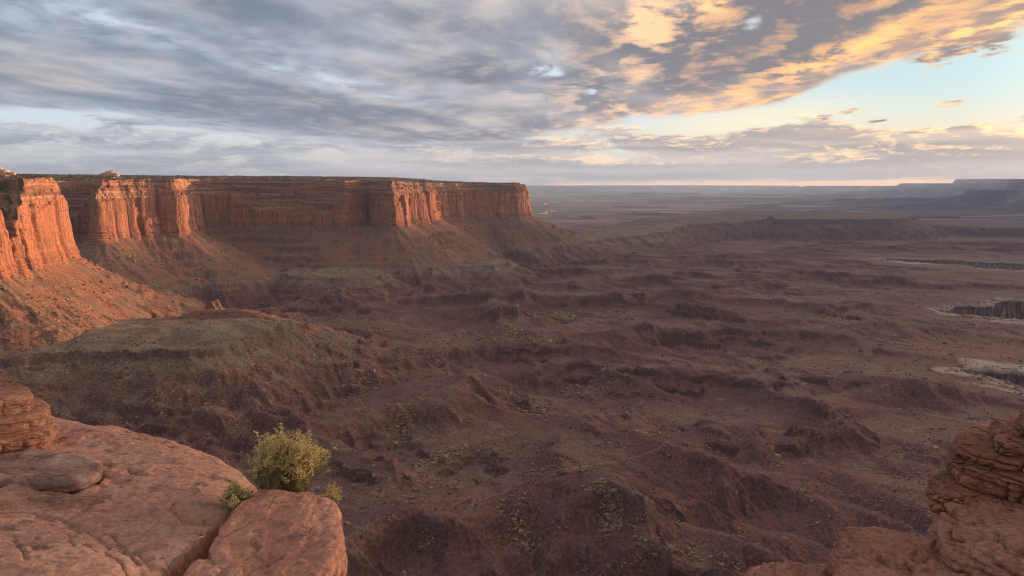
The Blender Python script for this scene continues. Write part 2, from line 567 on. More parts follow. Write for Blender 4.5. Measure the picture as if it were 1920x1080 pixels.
TRACKS = [([ground_pt(*p, -404) for p in t_], w_) for t_, w_ in (
    ([(880, 1060), (905, 1000), (920, 980), (985, 962), (1060, 945), (1130, 932), (1220, 915), (1300, 893), (1380, 888)], 3.0),
    ([(1832, 602), (1834, 612), (1828, 622), (1832, 634)], 3.5), ([(1560, 795), (1620, 820), (1650, 850), (1680, 880)], 2.5), ([(1810, 735), (1840, 765), (1850, 775)], 2.5))]
PATCHES = [(gpoly(p_, -404), c_, a_) for p_, c_, a_ in (
    ([(1800, 672), (1850, 676), (1920, 684), (2050, 690), (2050, 702), (1900, 697), (1850, 691), (1810, 688)], (.62, .49, .42), .9),
    ([(1800, 712), (1850, 718), (1900, 732), (2050, 750), (2050, 765), (1930, 742), (1860, 726), (1810, 718)], (.58, .42, .36), .8),
    ([(1830, 598), (1920, 602), (2050, 606), (2050, 614), (1900, 607)], (.60, .47, .40), .8),
    ([(1690, 640), (1780, 630), (1900, 632), (2000, 650), (1900, 672), (1800, 668), (1720, 660)], (.36, .19, .125), .55),
    ([(1660, 490), (1720, 488), (1760, 493), (1720, 496)], (.6, .5, .43), .8), ([(1480, 690), (1560, 684), (1700, 700), (1760, 715), (1650, 722), (1540, 712)], (.30, .20, .13), .5))]

# far mesas: outline as azimuth/distance boxes
FARM = [  # (px0, px1, distance, depth, top z, slope width)
    (985, 1500, 40000, 16000, -95, 1500),
    (1440, 1990, 34000, 9000, -140, 2400),
    (1800, 1960, 26500, 2500, 150, 1000),
    (1690, 1830, 27500, 2500, 20, 1200),
    (1500, 1720, 29500, 2500, -70, 1500),
    (1885, 2300, 19000, 3000, 95, 700),
    (1820, 2300, 14500, 1500, -90, 1300),
    (1290, 1500, 17000, 2500, -290, 1500),
    (1020, 1110, 33000, 3000, -165, 900),
    (1180, 1330, 23000, 2500, -270, 1300),
    (1340, 1640, 20000, 2600, -255, 1500),
    (1560, 1800, 15500, 1800, -262, 1300),
]


def prof(d):
    """height of talus and lower slopes by distance from the cliff foot"""
    return np.interp(d, [-5000, -46, -40, -22, -13, 0, 40, 250, 300, 420, 600, 900, 1400],
                     [4, 4, -4, -62, BASE, BASE, BASE - 26, -294, -311, -338, -360, -386, -412]).astype(np.float32)


# signed distance to the three cliffs on a regular grid
SX0, SY0, SD = -4000.0, 100.0, 8.0
SNX, SNY = 800, 835
_gx = SX0 + SD * np.arange(SNX)
_gy = SY0 + SD * np.arange(SNY)
_X, _Y = np.meshgrid(_gx, _gy)
_x, _y = _X.ravel().astype(np.float32), _Y.ravel().astype(np.float32)
_rimc = resample(RIMC, 22)[0]
_t1 = resample(TOWC, 12)[0]
_t2 = resample(SPIC, 12)[0]
SDF_M = par(lambda a, b: sdf(a, b, _rimc), _x, _y).reshape(SNY, SNX)
SDF_T = np.minimum(par(lambda a, b: sdf(a, b, _t1), _x, _y), par(lambda a, b: sdf(a, b, _t2), _x, _y)).reshape(SNY, SNX)


def samp(Gd, x, y):
    fx = np.clip((x - SX0) / SD, 0, SNX - 1.001); fy = np.clip((y - SY0) / SD, 0, SNY - 1.001)
    ix, iy = fx.astype(np.int32), fy.astype(np.int32)
    fx, fy = fx - ix, fy - iy
    a = Gd[iy, ix] * (1 - fx) + Gd[iy, ix + 1] * fx
    b = Gd[iy + 1, ix] * (1 - fx) + Gd[iy + 1, ix + 1] * fx
    ex = np.maximum(SX0 - x, 0) * 0 + np.maximum(x - (SX0 + SD * (SNX - 1)), 0) + np.maximum(y - (SY0 + SD * (SNY - 1)), 0) + np.maximum(SY0 - y, 0)
    return (a * (1 - fy) + b * fy + ex).astype(np.float32)


# ------------------------------------------------------------------ drainage: rain runs off the valley floor and cuts washes
EX0, EY0, ED = -1500.0, 330.0, 6.5
ENX, ENY = 640, 560


def carve():
    gx = EX0 + ED * np.arange(ENX); gy = EY0 + ED * np.arange(ENY)
    X, Y = [a.astype(np.float32) for a in np.meshgrid(gx, gy)]
    dm = samp(SDF_M, X, Y); dt = samp(SDF_T, X, Y)
    lob = 1 + 0.30 * fbm(X / 190, Y / 190, 3, 90)
    tal = np.maximum(prof(np.maximum(dm * lob, 1)), prof(np.maximum(dt * lob, 1)))
    # wavy plain falling from the mesa to the white rim on the right
    along = 0.85 * X - 0.30 * Y
    right = sstep(150, 1100, X + 0.05 * Y)
    fl = -356 - 0.036 * (along + 700) + 14 + (52 * fbm((0.85 * X - 0.5 * Y) / 620, (0.5 * X + 0.85 * Y) / 270, 3, 61) + 34 * fbm((0.85 * X - 0.5 * Y) / 200, (0.5 * X + 0.85 * Y) / 95, 3, 66)) * (1 - 0.5 * right)
    fl = np.where(fl < -405, -405 + (fl + 405) * 0.35, fl)
    Z = np.logaddexp(tal / 9, fl / 9) * 9
    Z = Z.astype(np.float32)
    Z += (2.5 * fbm(X / 30, Y / 30, 3, 68)).astype(np.float32)
    # fill closed hollows so that everything drains off the sheet
    W = np.full_like(Z, 1e6)
    bd = np.ones_like(Z, bool); bd[1:-1, 1:-1] = False
    W[bd] = Z[bd]
    for k in range(700):
        m = W.copy()
        for ax in (0, 1):
            for d in (1, -1):
                np.minimum(m, np.roll(W, d, ax) + 0.02, out=m)
        W2 = np.maximum(Z, m)
        W2[bd] = Z[bd]
        if k % 20 == 19 and np.abs(W2 - W).max() < .05:
            break
        W = W2
    # cut outlets through the sills instead of leaving lakes
    nb = [(0, 1, 1), (0, -1, 1), (1, 0, 1), (-1, 0, 1), (1, 1, 1.4142), (1, -1, 1.4142), (-1, 1, 1.4142), (-1, -1, 1.4142)]
    idx = np.arange(ENX * ENY).reshape(ENY, ENX)
    best = np.zeros_like(Z); rec = idx.copy()
    for dy, dx, w in nb:
        s_ = (W - np.roll(W, (-dy, -dx), (0, 1))) / w
        m = (s_ > best) & ~bd
        best = np.where(m, s_, best); rec = np.where(m, np.roll(idx, (-dy, -dx), (0, 1)), rec)
    zf = Z.ravel().copy(); rf = rec.ravel()
    for k in range(400):
        zt = zf.copy()
        np.minimum.at(zt, rf, zf - 0.03)
        if np.abs(zt - zf).max() < .01:
            break
        zf = zt
    Z = np.maximum(zf.reshape(Z.shape), Z - 45).astype(np.float32)
    soft = sstep(-300, -340, tal)                      # coarse talus sheds little water
    n = ENX * ENY
    idx = np.arange(n).reshape(ENY, ENX)
    inner = np.zeros((ENY, ENX), bool); inner[1:-1, 1:-1] = True
    hard_off = 10 * fbm(X / 500, Y / 500, 2, 69)
    nb = [(0, 1, 1), (0, -1, 1), (1, 0, 1), (-1, 0, 1), (1, 1, 1.4142), (1, -1, 1.4142), (-1, 1, 1.4142), (-1, -1, 1.4142)]
    ru = np.random.default_rng(3)
    for it in range(ITERS):
        best = np.zeros_like(Z); rec = idx.copy()
        jit = 1 + 0.25 * ru.random(len(nb))
        for q, (dy, dx, w) in enumerate(nb):
            s = (Z - np.roll(Z, (-dy, -dx), (0, 1))) / (w * ED)
            m = (s * jit[q] > best) & inner
            best = np.where(m, s * jit[q], best)
            rec = np.where(m, np.roll(idx, (-dy, -dx), (0, 1)), rec)
        rf = rec.ravel()
        live = rf != np.arange(n)
        A = np.ones(n)
        p = rf.copy(); act = live.copy()
        Ak = A.copy()
        # accumulate runoff by pointer doubling (sinks keep theirs)
        sink = ~live
        acc = np.ones(n)
        jump = rf.copy()
        cont = np.where(live, 1.0, 0.0)
        for _ in range(9):
            add = np.bincount(jump, weights=acc * (jump != np.arange(n)), minlength=n)
            acc = acc + add
            jump = jump[jump]
            jump = np.where(sink, np.arange(n), jump)
        A = acc.reshape(ENY, ENX)
        zr = Z.ravel()[rf].reshape(ENY, ENX)
        dz = Z - zr
        ph = ((Z + hard_off) / 13.0) % 1.0
        K = np.where(ph < 0.28, 0.5, 1.2) * (0.06 + 0.94 * soft)
        cut = np.minimum(KE * K * np.sqrt(np.minimum(A, 6000)) * best, 0.4 * dz)
        Z = Z - cut * inner
        # pits silt up, slopes creep
        pit = (rec == idx) & inner
        lap = (np.roll(Z, 1, 0) + np.roll(Z, -1, 0) + np.roll(Z, 1, 1) + np.roll(Z, -1, 1)) / 4 - Z
        Z = Z + np.where(pit, np.maximum(lap * 1.0, 0) + 0.02, DIF * lap) * inner
        Z = Z.astype(np.float32)
    Z = np.where(tal > -318, np.maximum(Z, tal - 3 - 13 * sstep(BASE - 5, BASE - 90, tal)), Z)
    # relief of the hills against the regional surface
    LP = Z.astype(np.float64)
    k = 26
    for _ in range(2):
        for ax in (0, 1):
            pad = [(0, 0), (0, 0)]; pad[ax] = (k + 1, k)
            c = np.cumsum(np.pad(LP, pad, mode='edge'), axis=ax)
            m_ = LP.shape[ax]
            LP = (np.take(c, np.arange(2 * k + 1, 2 * k + 1 + m_), ax) - np.take(c, np.arange(0, m_), ax)) / (2 * k + 1)
    ex = 1 + (2.3 - 0.9 * right) * soft
    Z = LP + (Z - LP) * ex
    return Z.astype(np.float32), A.astype(np.float32)


ITERS, KE, DIF = 140, 0.36, 0.20
EROD, FLOW = carve()


def samp_cubic(Gd, x, y):
    """smooth (B-spline) sampling of the drained sheet; also a weight that fades at its edge"""
    fx = np.clip((x - EX0) / ED, 1.001, ENX - 2.002); fy = np.clip((y - EY0) / ED, 1.001, ENY - 2.002)
    ix, iy = fx.astype(np.int32), fy.astype(np.int32)
    tx, ty = fx - ix, fy - iy

    def w4(t):
        return ((1 - t) ** 3 / 6, (3 * t ** 3 - 6 * t * t + 4) / 6, (-3 * t ** 3 + 3 * t * t + 3 * t + 1) / 6, t ** 3 / 6)
    wx, wy = w4(tx), w4(ty)
    out = 0
    for j in range(4):
        row = 0
        for i in range(4):
            row = row + Gd[iy + j - 1, ix + i - 1] * wx[i]
        out = out + row * wy[j]
    e = np.minimum(np.minimum(x - EX0, EX0 + ED * (ENX - 1) - x), np.minimum(y - EY0, EY0 + ED * (ENY - 1) - y))
    return out.astype(np.float32), sstep(15, 260, e)


def terrace(z, h, sharp, seed_off=0.0):
    q = (z + seed_off) / h
    k = np.floor(q)
    f = q - k
    return (k + sstep(1 - sharp, 1.0, f) * 0.82 + f * 0.18) * h - seed_off


def base_height(x, y):
    r = np.hypot(x, y)
    # ---- valley floor
    wx = x + 90 * fbm(x / 420, y / 420, 2, 3)
    wy = y + 90 * fbm(x / 420, y / 420, 2, 5)
    a = 0.83 * wx - 0.55 * wy
    b = 0.55 * wx + 0.83 * wy
    near = sstep(9000, 4500, r)
    hills = (billow(a / 560, b / 190, 2, 60) * 74 + billow(a / 210, b / 80, 3, 64) * 30) * near
    hm = sstep(-0.35, 0.25, fbm(x / 900, y / 900, 2, 70) + 0.15)
    # flatter towards the white rim on the right
    right = sstep(250, 900, x - 0.12 * y) * sstep(4500, 2600, r)
    z = -424 + hills * (0.35 + 0.65 * hm) * (1 - 0.7 * right) + 7 * fbm(x / 1300, y / 1300, 2, 72)
    # ---- broken benchland further out
    far = sstep(4200, 9000, r)
    fb = fbm(a / 2300, b / 1000, 5, 80)
    z = z + far * (terrace(fb * 210 + 20, 42, 0.14) * 0.8 - 30)
    vfar = sstep(12000, 22000, r)
    fb2 = fbm(a / 7000, b / 4200, 5, 88)
    z = z * (1 - vfar) + vfar * (-400 + terrace(fb2 * 330, 60, 0.2) * 0.8)
    # ---- mesa, tower and their talus
    inb = (r > 300) & (r < 9000)
    dm = np.full(x.shape, 5e3, np.float32); dt = dm.copy()
    if inb.any():
        dm[inb] = samp(SDF_M, x[inb], y[inb]); dt[inb] = samp(SDF_T, x[inb], y[inb])
    lobes = 1 + 0.42 * fbm(x / 170, y / 170, 2, 90)
    zm = prof(np.where(dm > 0, dm * lobes, dm) - 25 * sstep(0, 60, dm) * fbm(x / 90, y / 90, 2, 93))
    zm = zm + np.where(dm < -46, 1, 0) * (sstep(150, -700, x) * 34 * sstep(0, 800, -dm - 40) + 4 * fbm(x / 120, y / 120, 3, 95))
    zt = prof(np.where(dt > 0, dt * 1.0 * lobes, dt))
    zt = np.where(dt < -8, -190, zt)                    # the tower mesh itself stands here
    z = np.maximum(z, np.maximum(zm, zt))
    ez, ew = samp_cubic(EROD, x, y)
    ew = ew * sstep(0, 25, dm) * sstep(0, 14, dt)
    z = z * (1 - ew) + ez * ew
    # long lit ridge falling away from the tower to the right
    for (p0, p1) in RIDGE:
        ax, ay, az = p0; bx, by, bz = p1
        ex, ey = bx - ax, by - ay
        t = np.clip(((x - ax) * ex + (y - ay) * ey) / (ex * ex + ey * ey), 0, 1)
        d = np.hypot(x - ax - ex * t, y - ay - ey * t)
        z = np.maximum(z, az + (bz - az) * t - 0.40 * np.maximum(d - 10, 0) * (1 + 0.3 * fbm(x / 60, y / 60, 2, 99)))
    # ---- benches
    cap = np.zeros(x.shape, np.float32)
    for i, q in enumerate(BENCH):
        lo, hi = q['bb']
        mg = 420
        mk = (x > lo[0] - mg) & (x < hi[0] + mg) & (y > lo[1] - mg) & (y < hi[1] + mg)
        if not mk.any():
            continue
        xs, ys = x[mk], y[mk]
        sc_ = 1.0 if lo[1] < 3000 else 2.0
        ww = 16 * sc_ * fbm(xs / (55 * sc_), ys / (55 * sc_), 3, 110 + i) + 26 * sc_ * fbm(xs / 160, ys / 160, 2, 130 + i)
        d = sdf(xs, ys, q['c']) + ww
        top = q['z'] + 2.0 * fbm(xs / 60, ys / 60, 3, 120)
        side = q['z'] - q['cap'] * sstep(0, 5 * sc_, d) - q['sl'] * np.maximum(d - 4, 0) * (1 + 0.3 * fbm(xs / 45, ys / 45, 2, 140))
        zz = np.where(d < 0, top + np.minimum(-d * 0.05, 8), side)
        cur = z[mk]
        take = zz > cur
        cap[mk] = np.maximum(cap[mk], np.where(take, sstep(60 * sc_, 20 * sc_, d), 0) * (.35 if i > 3 else 1))
        z[mk] = np.maximum(cur, zz)
    # ---- thin ledges of hard rock
    led = 0.9 * sstep(-.12, .2, fbm(x / 75, y / 75, 3, 151)) * sstep(-0.10, 0.2, fbm(x / 330, y / 330, 2, 150)) * sstep(6000, 3500, r) * sstep(-240, -300, z)
    off = 6 * fbm(x / 400, y / 400, 2, 152)
    z = z * (1 - led) + led * terrace(z + 2.2 * fbm(x / 20, y / 20, 4, 153), 17.0, 0.09, off)
    tl = sstep(-0.1, 0.3, fbm(x / 200, y / 200, 2, 155)) * sstep(-175, -200, z) * sstep(-310, -280, z) * 0.62
    z = z * (1 - tl) + tl * terrace(z + 5 * fbm(x / 40, y / 40, 4, 157), 30, 0.15, 12 * fbm(x / 300, y / 300, 2, 156))
    # ---- canyons below the white rim
    wr = np.zeros(x.shape, np.float32); cw = wr.copy()
    for i, q in enumerate(CANYON):
        lo, hi = q['bb']
        mg = 500
        mk = (x > lo[0] - mg) & (x < hi[0] + mg) & (y > lo[1] - mg) & (y < hi[1] + mg)
        if not mk.any():
            continue
        xs, ys = x[mk], y[mk]
        k = q['k']
        d = sdf(xs, ys, q['c'])
        zc = z[mk]
        fl = sstep(260 * k, 20 * k, d)
        zc = zc * (1 - fl) + fl * (q['z'] + 2 * fbm(xs / 50, ys / 50, 3, 165))
        zin = q['z'] - q['dep'] * sstep(-1, -5, d) - 0.3 * np.maximum(-d - 14 * k, 0)
        z[mk] = np.where(d < 0, np.maximum(zin, q['z'] - q['dep'] * 1.5), zc)
        wid = 16 * k + 52 * k * np.maximum(fbm(xs / (110 * k), ys / (110 * k), 4, 170 + i), -.2)
        wr[mk] = np.maximum(wr[mk], np.where(d >= -8, sstep(wid * 1.3, wid * 0.6, d), 0))
        cw[mk] = np.maximum(cw[mk], sstep(-8, -12, d))
    # ---- far mesas
    if (r > 9000).any():
        mk = r > 9000
        az = np.degrees(np.arctan2(x[mk], y[mk])); rr = r[mk]
        zz = z[mk]
        for i, (p0, p1, dd, dp, tz, sw) in enumerate(FARM):
            a0, a1 = pix_dir(p0, 350)[0], pix_dir(p1, 350)[0]
            nz = 0.5 * sw * fbm(x[mk] / (sw * 1.6), y[mk] / (sw * 1.6), 4, 180 + i)
            e = np.maximum(np.maximum((a0 - az), (az - a1)) * math.pi / 180 * dd, np.maximum(dd - rr, rr - dd - dp)) + nz
            h = np.interp(e, [-sw * 3, -sw * .12, 0, sw * 0.25, sw], [tz + 12, tz, tz - 0.38 * (tz + 400), tz - 0.55 * (tz + 400), -420])
            zz = np.maximum(zz, h)
        z[mk] = zz
    # ---- our own rim under and behind the camera
    do = y - 2.0 + 1.5 * fbm(x / 9, y / 9, 3, 200) - 0.02 * np.abs(x)
    zo = np.interp(do, [-9000, -6, -1, 0, 3, 9, 25, 330, 420], [4, -2.0, -2.4, -9, -14, -90, -200, -412, -520])
    z = np.maximum(z, zo)
    return z.astype(np.float32), cap, wr, cw, dm, dt


def r3(px, py, z):
    x, y = ground_pt(px, py, z)
    return (x, y, z)


_rp = [r3(400, 566, -240), r3(480, 586, -252), r3(570, 607, -272), r3(650, 630, -316), r3(790, 668, -370)]
RIDGE = [(_rp[i], _rp[i + 1]) for i in range(len(_rp) - 1)]


def eroder(x, y, z, gx, gy, f0, amp, octv, seed, lo=0.10, hi=0.45):
    """gullies running down the slopes (stripes aligned with the gradient, per octave)"""
    acc = np.zeros_like(z)
    for o in range(octv):
        sl = np.hypot(gx, gy) + 1e-6
        sx, sy = -gy / sl, gx / sl
        px, py = x * f0, y * f0
        cx, cy = np.floor(px), np.floor(py)
        C_ = np.zeros_like(z); S_ = C_.copy(); W = C_.copy() + 1e-6
        for i in (-1, 0, 1):
            for j in (-1, 0, 1):
                ix, iy = (cx + i).astype(np.int32), (cy + j).astype(np.int32)
                h = hsh(ix, iy, seed + o)
                vx = px - (cx + i + 0.5 + 0.4 * (RV[h, 0] - .5)); vy = py - (cy + j + .5 + 0.4 * (RV[h, 1] - .5))
                w = np.maximum(np.exp(-2.2 * (vx * vx + vy * vy)) - 0.01, 0)
                ph = (vx * sx + vy * sy) * 5.2 + RV[h, 0] * 6.283
                C_ += np.cos(ph) * w; S_ += np.sin(ph) * w; W += w
        C_ /= W; S_ /= W
        mask = sstep(lo, hi, sl)
        k = amp * mask
        acc += k * C_
        dz = -k * S_ * 5.2 * f0
        gx = gx + dz * sx; gy = gy + dz * sy
        f0 *= 1.9; amp *= 0.52
    return acc


# ------------------------------------------------------------------ terrain sheet: rings round the overlook, finer where it is nearer
def build_terrain():
    th_in = np.linspace(-39.5, 39.5, 1500)
    th_out = np.linspace(39.5, 320.5, 110)[1:-1]
    th = np.radians(np.concatenate([th_in, th_out])).astype(np.float64)
    rr = [np.geomspace(1.0, 420, 70)[:-1]]
    # rows spaced by how much of the view they fill
    rg = np.geomspace(420, 46000, 6000)
    dens = 400.0 / rg ** 2 * 731 * 2.5 + 62.0 / rg
    cum = np.concatenate([[0], np.cumsum(0.5 * (dens[1:] + dens[:-1]) * np.diff(rg))])
    n = int(cum[-1])
    rr.append(np.interp(np.linspace(0, cum[-1], n), cum, rg))
    r = np.concatenate(rr)
    nr, nc = len(r), len(th)
    print('terrain', nr, nc)
    X = (r[:, None] * np.sin(th)[None]).ravel().astype(np.float32)
    Y = (r[:, None] * np.cos(th)[None]).ravel().astype(np.float32)
    z, cap, wr, cw, dm, dt = par(base_height, X, Y)

    def grads(zz):
        Z = zz.reshape(nr, nc)
        zr = np.gradient(Z, axis=0) / np.gradient(r)[:, None]
        zt = np.gradient(Z, axis=1) / np.gradient(th)[None] / np.maximum(r[:, None], 1)
        s_, c_ = np.sin(th)[None], np.cos(th)[None]
        return (zr * s_ + zt * c_).ravel().astype(np.float32), (zr * c_ - zt * s_).ravel().astype(np.float32)

    def blur(Z, k):
        Z = Z.reshape(nr, nc)
        for ax in (0, 1):
            c = np.cumsum(np.concatenate([np.repeat(np.take(Z, [0], ax), k + 1, ax), Z, np.repeat(np.take(Z, [-1], ax), k, ax)], ax), axis=ax, dtype=np.float64)
            n_ = Z.shape[ax]
            Z = (np.take(c, np.arange(2 * k + 1, 2 * k + 1 + n_), ax) - np.take(c, np.arange(0, n_), ax)) / (2 * k + 1)
        return Z.ravel().astype(np.float32)
    gx, gy = grads(blur(z, 4))
    R_ = np.hypot(X, Y)
    isrock = (dm < -8) | (dt < -2) | (cw > 0.02)
    er = par(lambda a, b, c, d, e: eroder(a, b, c, d, e, 1 / 60., 2.8, 4, 300, 0.25, 0.6), X, Y, z, gx, gy)
    er2 = par(lambda a, b, c, d, e: eroder(a, b, c, d, e, 1 / 42., 1.9, 4, 340, 0.14, 0.42), X, Y, z, gx, gy)
    fade = np.where(isrock, 0, 1) * sstep(500, 650, R_) * sstep(9000, 6000, R_)
    z = z + (er + er2) * fade
    # knobbly small relief
    z = z + np.where(isrock, 0, 1) * sstep(400, 600, R_) * par(lambda a, b: 0.5 * fbm(a / 20, b / 20, 3, 210) + 0.35 * np.abs(perlin(a / 6, b / 6, 214)), X, Y) * sstep(5000, 2500, R_)
    gx, gy = grads(z)
    slope = np.hypot(gx, gy)

    # ---- colour of the rock and soil by bed, slope and patch
    def colour(x, y, z, sl, cap, wr, cw, dm, dt, gx, gy):
        n1 = fbm(x / 140, y / 140, 4, 220); n2 = fbm(x / 38, y / 38, 4, 225); n3 = fbm(x / 700, y / 700, 3, 230)
        zz = z + 9 * n1
        bed = np.sin(zz / 3.1 + 3 * n3) * 0.5 + np.sin(zz / 1.25) * 0.25
        r = np.hypot(x, y)

        def c(*a): return np.array(a, np.float32)

        def lerp(A, B, t): return A + (B - A) * t[:, None]
        moen = c(.212, .110, .097)[None] * (1 + 0.16 * bed[:, None])
        flat = c(.27, .17, .135)
        col = lerp(moen, flat[None] + 0 * moen, sstep(0.20, 0.04, sl) * sstep(-.25, .25, n1 + .1))
        col = lerp(col, c(.285, .21, .14)[None] + 0 * col, sstep(.02, .35, .5 * n2 + .7 * n3) * 0.42)
        col = lerp(col, c(.21, .10, .08)[None] + 0 * col, sstep(.1, .5, n3) * 0.25)
        # talus of the high cliffs
        tal = sstep(-318, -285, zz) * sstep(5200, 4200, r)
        tc = lerp(c(.285, .148, .10)[None] + 0 * col, c(.215, .145, .105)[None] + 0 * col, sstep(-.2, .3, n2 + n1 * .6))
        tc = tc * (1 + 0.12 * bed[:, None])
        col = lerp(col, tc, tal)
        # grey-green beds at the benches
        gg = np.exp(-((zz + 312) / 17) ** 2) * sstep(5000, 3000, r) * 0.45
        gg = np.clip(np.maximum(gg, cap * 0.85), 0, 1) * np.where(dm < -5, 0, 1)
        col = lerp(col, lerp(c(.22, .165, .12)[None] + 0 * col, c(.31, .25, .185)[None] + 0 * col, sstep(-.25, .3, n2 + .4 * n1)), gg)
        # dark band of the bench cliffs
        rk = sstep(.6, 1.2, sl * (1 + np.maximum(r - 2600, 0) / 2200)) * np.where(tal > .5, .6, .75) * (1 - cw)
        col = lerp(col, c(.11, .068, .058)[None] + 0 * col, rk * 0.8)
        # pale rubble strewn along ledges
        pn = sstep(.08, .35, fbm(x / 300, y / 300, 3, 240)) * sstep(.0, .3, fbm(x / 45, y / 45, 3, 246) + .6 * (sl - .15))
        pn = np.clip(pn * sstep(4500, 2500, r) * sstep(-300, -330, z) + .55 * tal * sstep(-.3, .2, n1) * np.where(dm < -5, 0, 1) * (1 - cap), 0, 1)
        # washes: pale sand along the drainage
        fw = samp_cubic(FLOW, x, y)
        wsh = sstep(4.6, 6.6, np.log(np.maximum(fw[0], 1)) + .5 * n2) * fw[1] * sstep(-300, -335, z) * sstep(.35, .12, sl)
        col = lerp(col, c(.37, .255, .19)[None] + 0 * col, wsh * .5)
        for q_, wd in TRACKS:
            col = lerp(col, c(.42, .29, .22)[None] + 0 * col, sstep(wd, wd * .4, polyline_dist(x + 9 * perlin(x / 45, y / 45, 280), y + 5 * perlin(x / 60, y / 60, 281), q_)) * .38)
        for q_, cc_, st_ in PATCHES:
            col = lerp(col, np.array(cc_, np.float32)[None] + 0 * col, st_ * sstep(14, -10, sdf(x, y, q_) + 26 * fbm(x / 50, y / 50, 4, 285)) * sstep(-.5, .1, n2))
        # white rim
        col = lerp(col, c(.54, .42, .35)[None] + 0 * col, wr * sstep(-.35, .15, n2 + .2) * sstep(7000, 2500, r))
        wall = lerp(c(.16, .095, .075)[None] + 0 * col, c(.32, .21, .16)[None] + 0 * col, sstep(-.2, .5, fbm(x / 9, y / 9, 3, 250)))
        col = lerp(col, wall, cw)
        # far country: pale and dark streaks
        fv = sstep(5000, 11000, r)
        s2 = fbm(x / 1500, y / 420, 6, 260)
        fc = lerp(c(.135, .10, .09)[None] + 0 * col, c(.44, .34, .27)[None] + 0 * col, sstep(.02, .4, s2))
        col = lerp(col, fc, fv * .8)
        # plateau top: soil with scrub
        pt = np.where(dm < -42, 1.0, 0)
        col = lerp(col, lerp(c(.33, .19, .12)[None] + 0 * col, c(.085, .085, .05)[None] + 0 * col, sstep(-.2, .1, n2)), pt)
        return np.concatenate([np.clip(col, 0.01, 1), pn[:, None]], 1).astype(np.float32)
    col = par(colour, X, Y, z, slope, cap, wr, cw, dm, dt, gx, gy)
    v = np.stack([X, Y, z], 1)
    f = grid_faces(nr, nc, wrap=True)
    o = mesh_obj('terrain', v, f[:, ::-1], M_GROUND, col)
    tag(o, kind='structure')
    return X, Y, z, slope, dm, dt, r, th


TX, TY, TZ, TS, TDM, TDT, T_R, T_TH = build_terrain()


# ------------------------------------------------------------------ cliffs: a wall swept along the rim
def cells(s, L, lo, hi, seed):
    """random cells along a length: returns index, local t, cell hash"""
    r_ = np.random.default_rng(seed)
    w = lo + (hi - lo) * r_.random(int(L / lo) + 4) ** 1.8
    b = np.concatenate([[0], np.cumsum(w)])
    i = np.clip(np.searchsorted(b, s, 'right') - 1, 0, len(w) - 1)
    t = (s - b[i]) / w[i]
    return i, t, r_.random((len(w) + 2, 4)).astype(np.float32), w


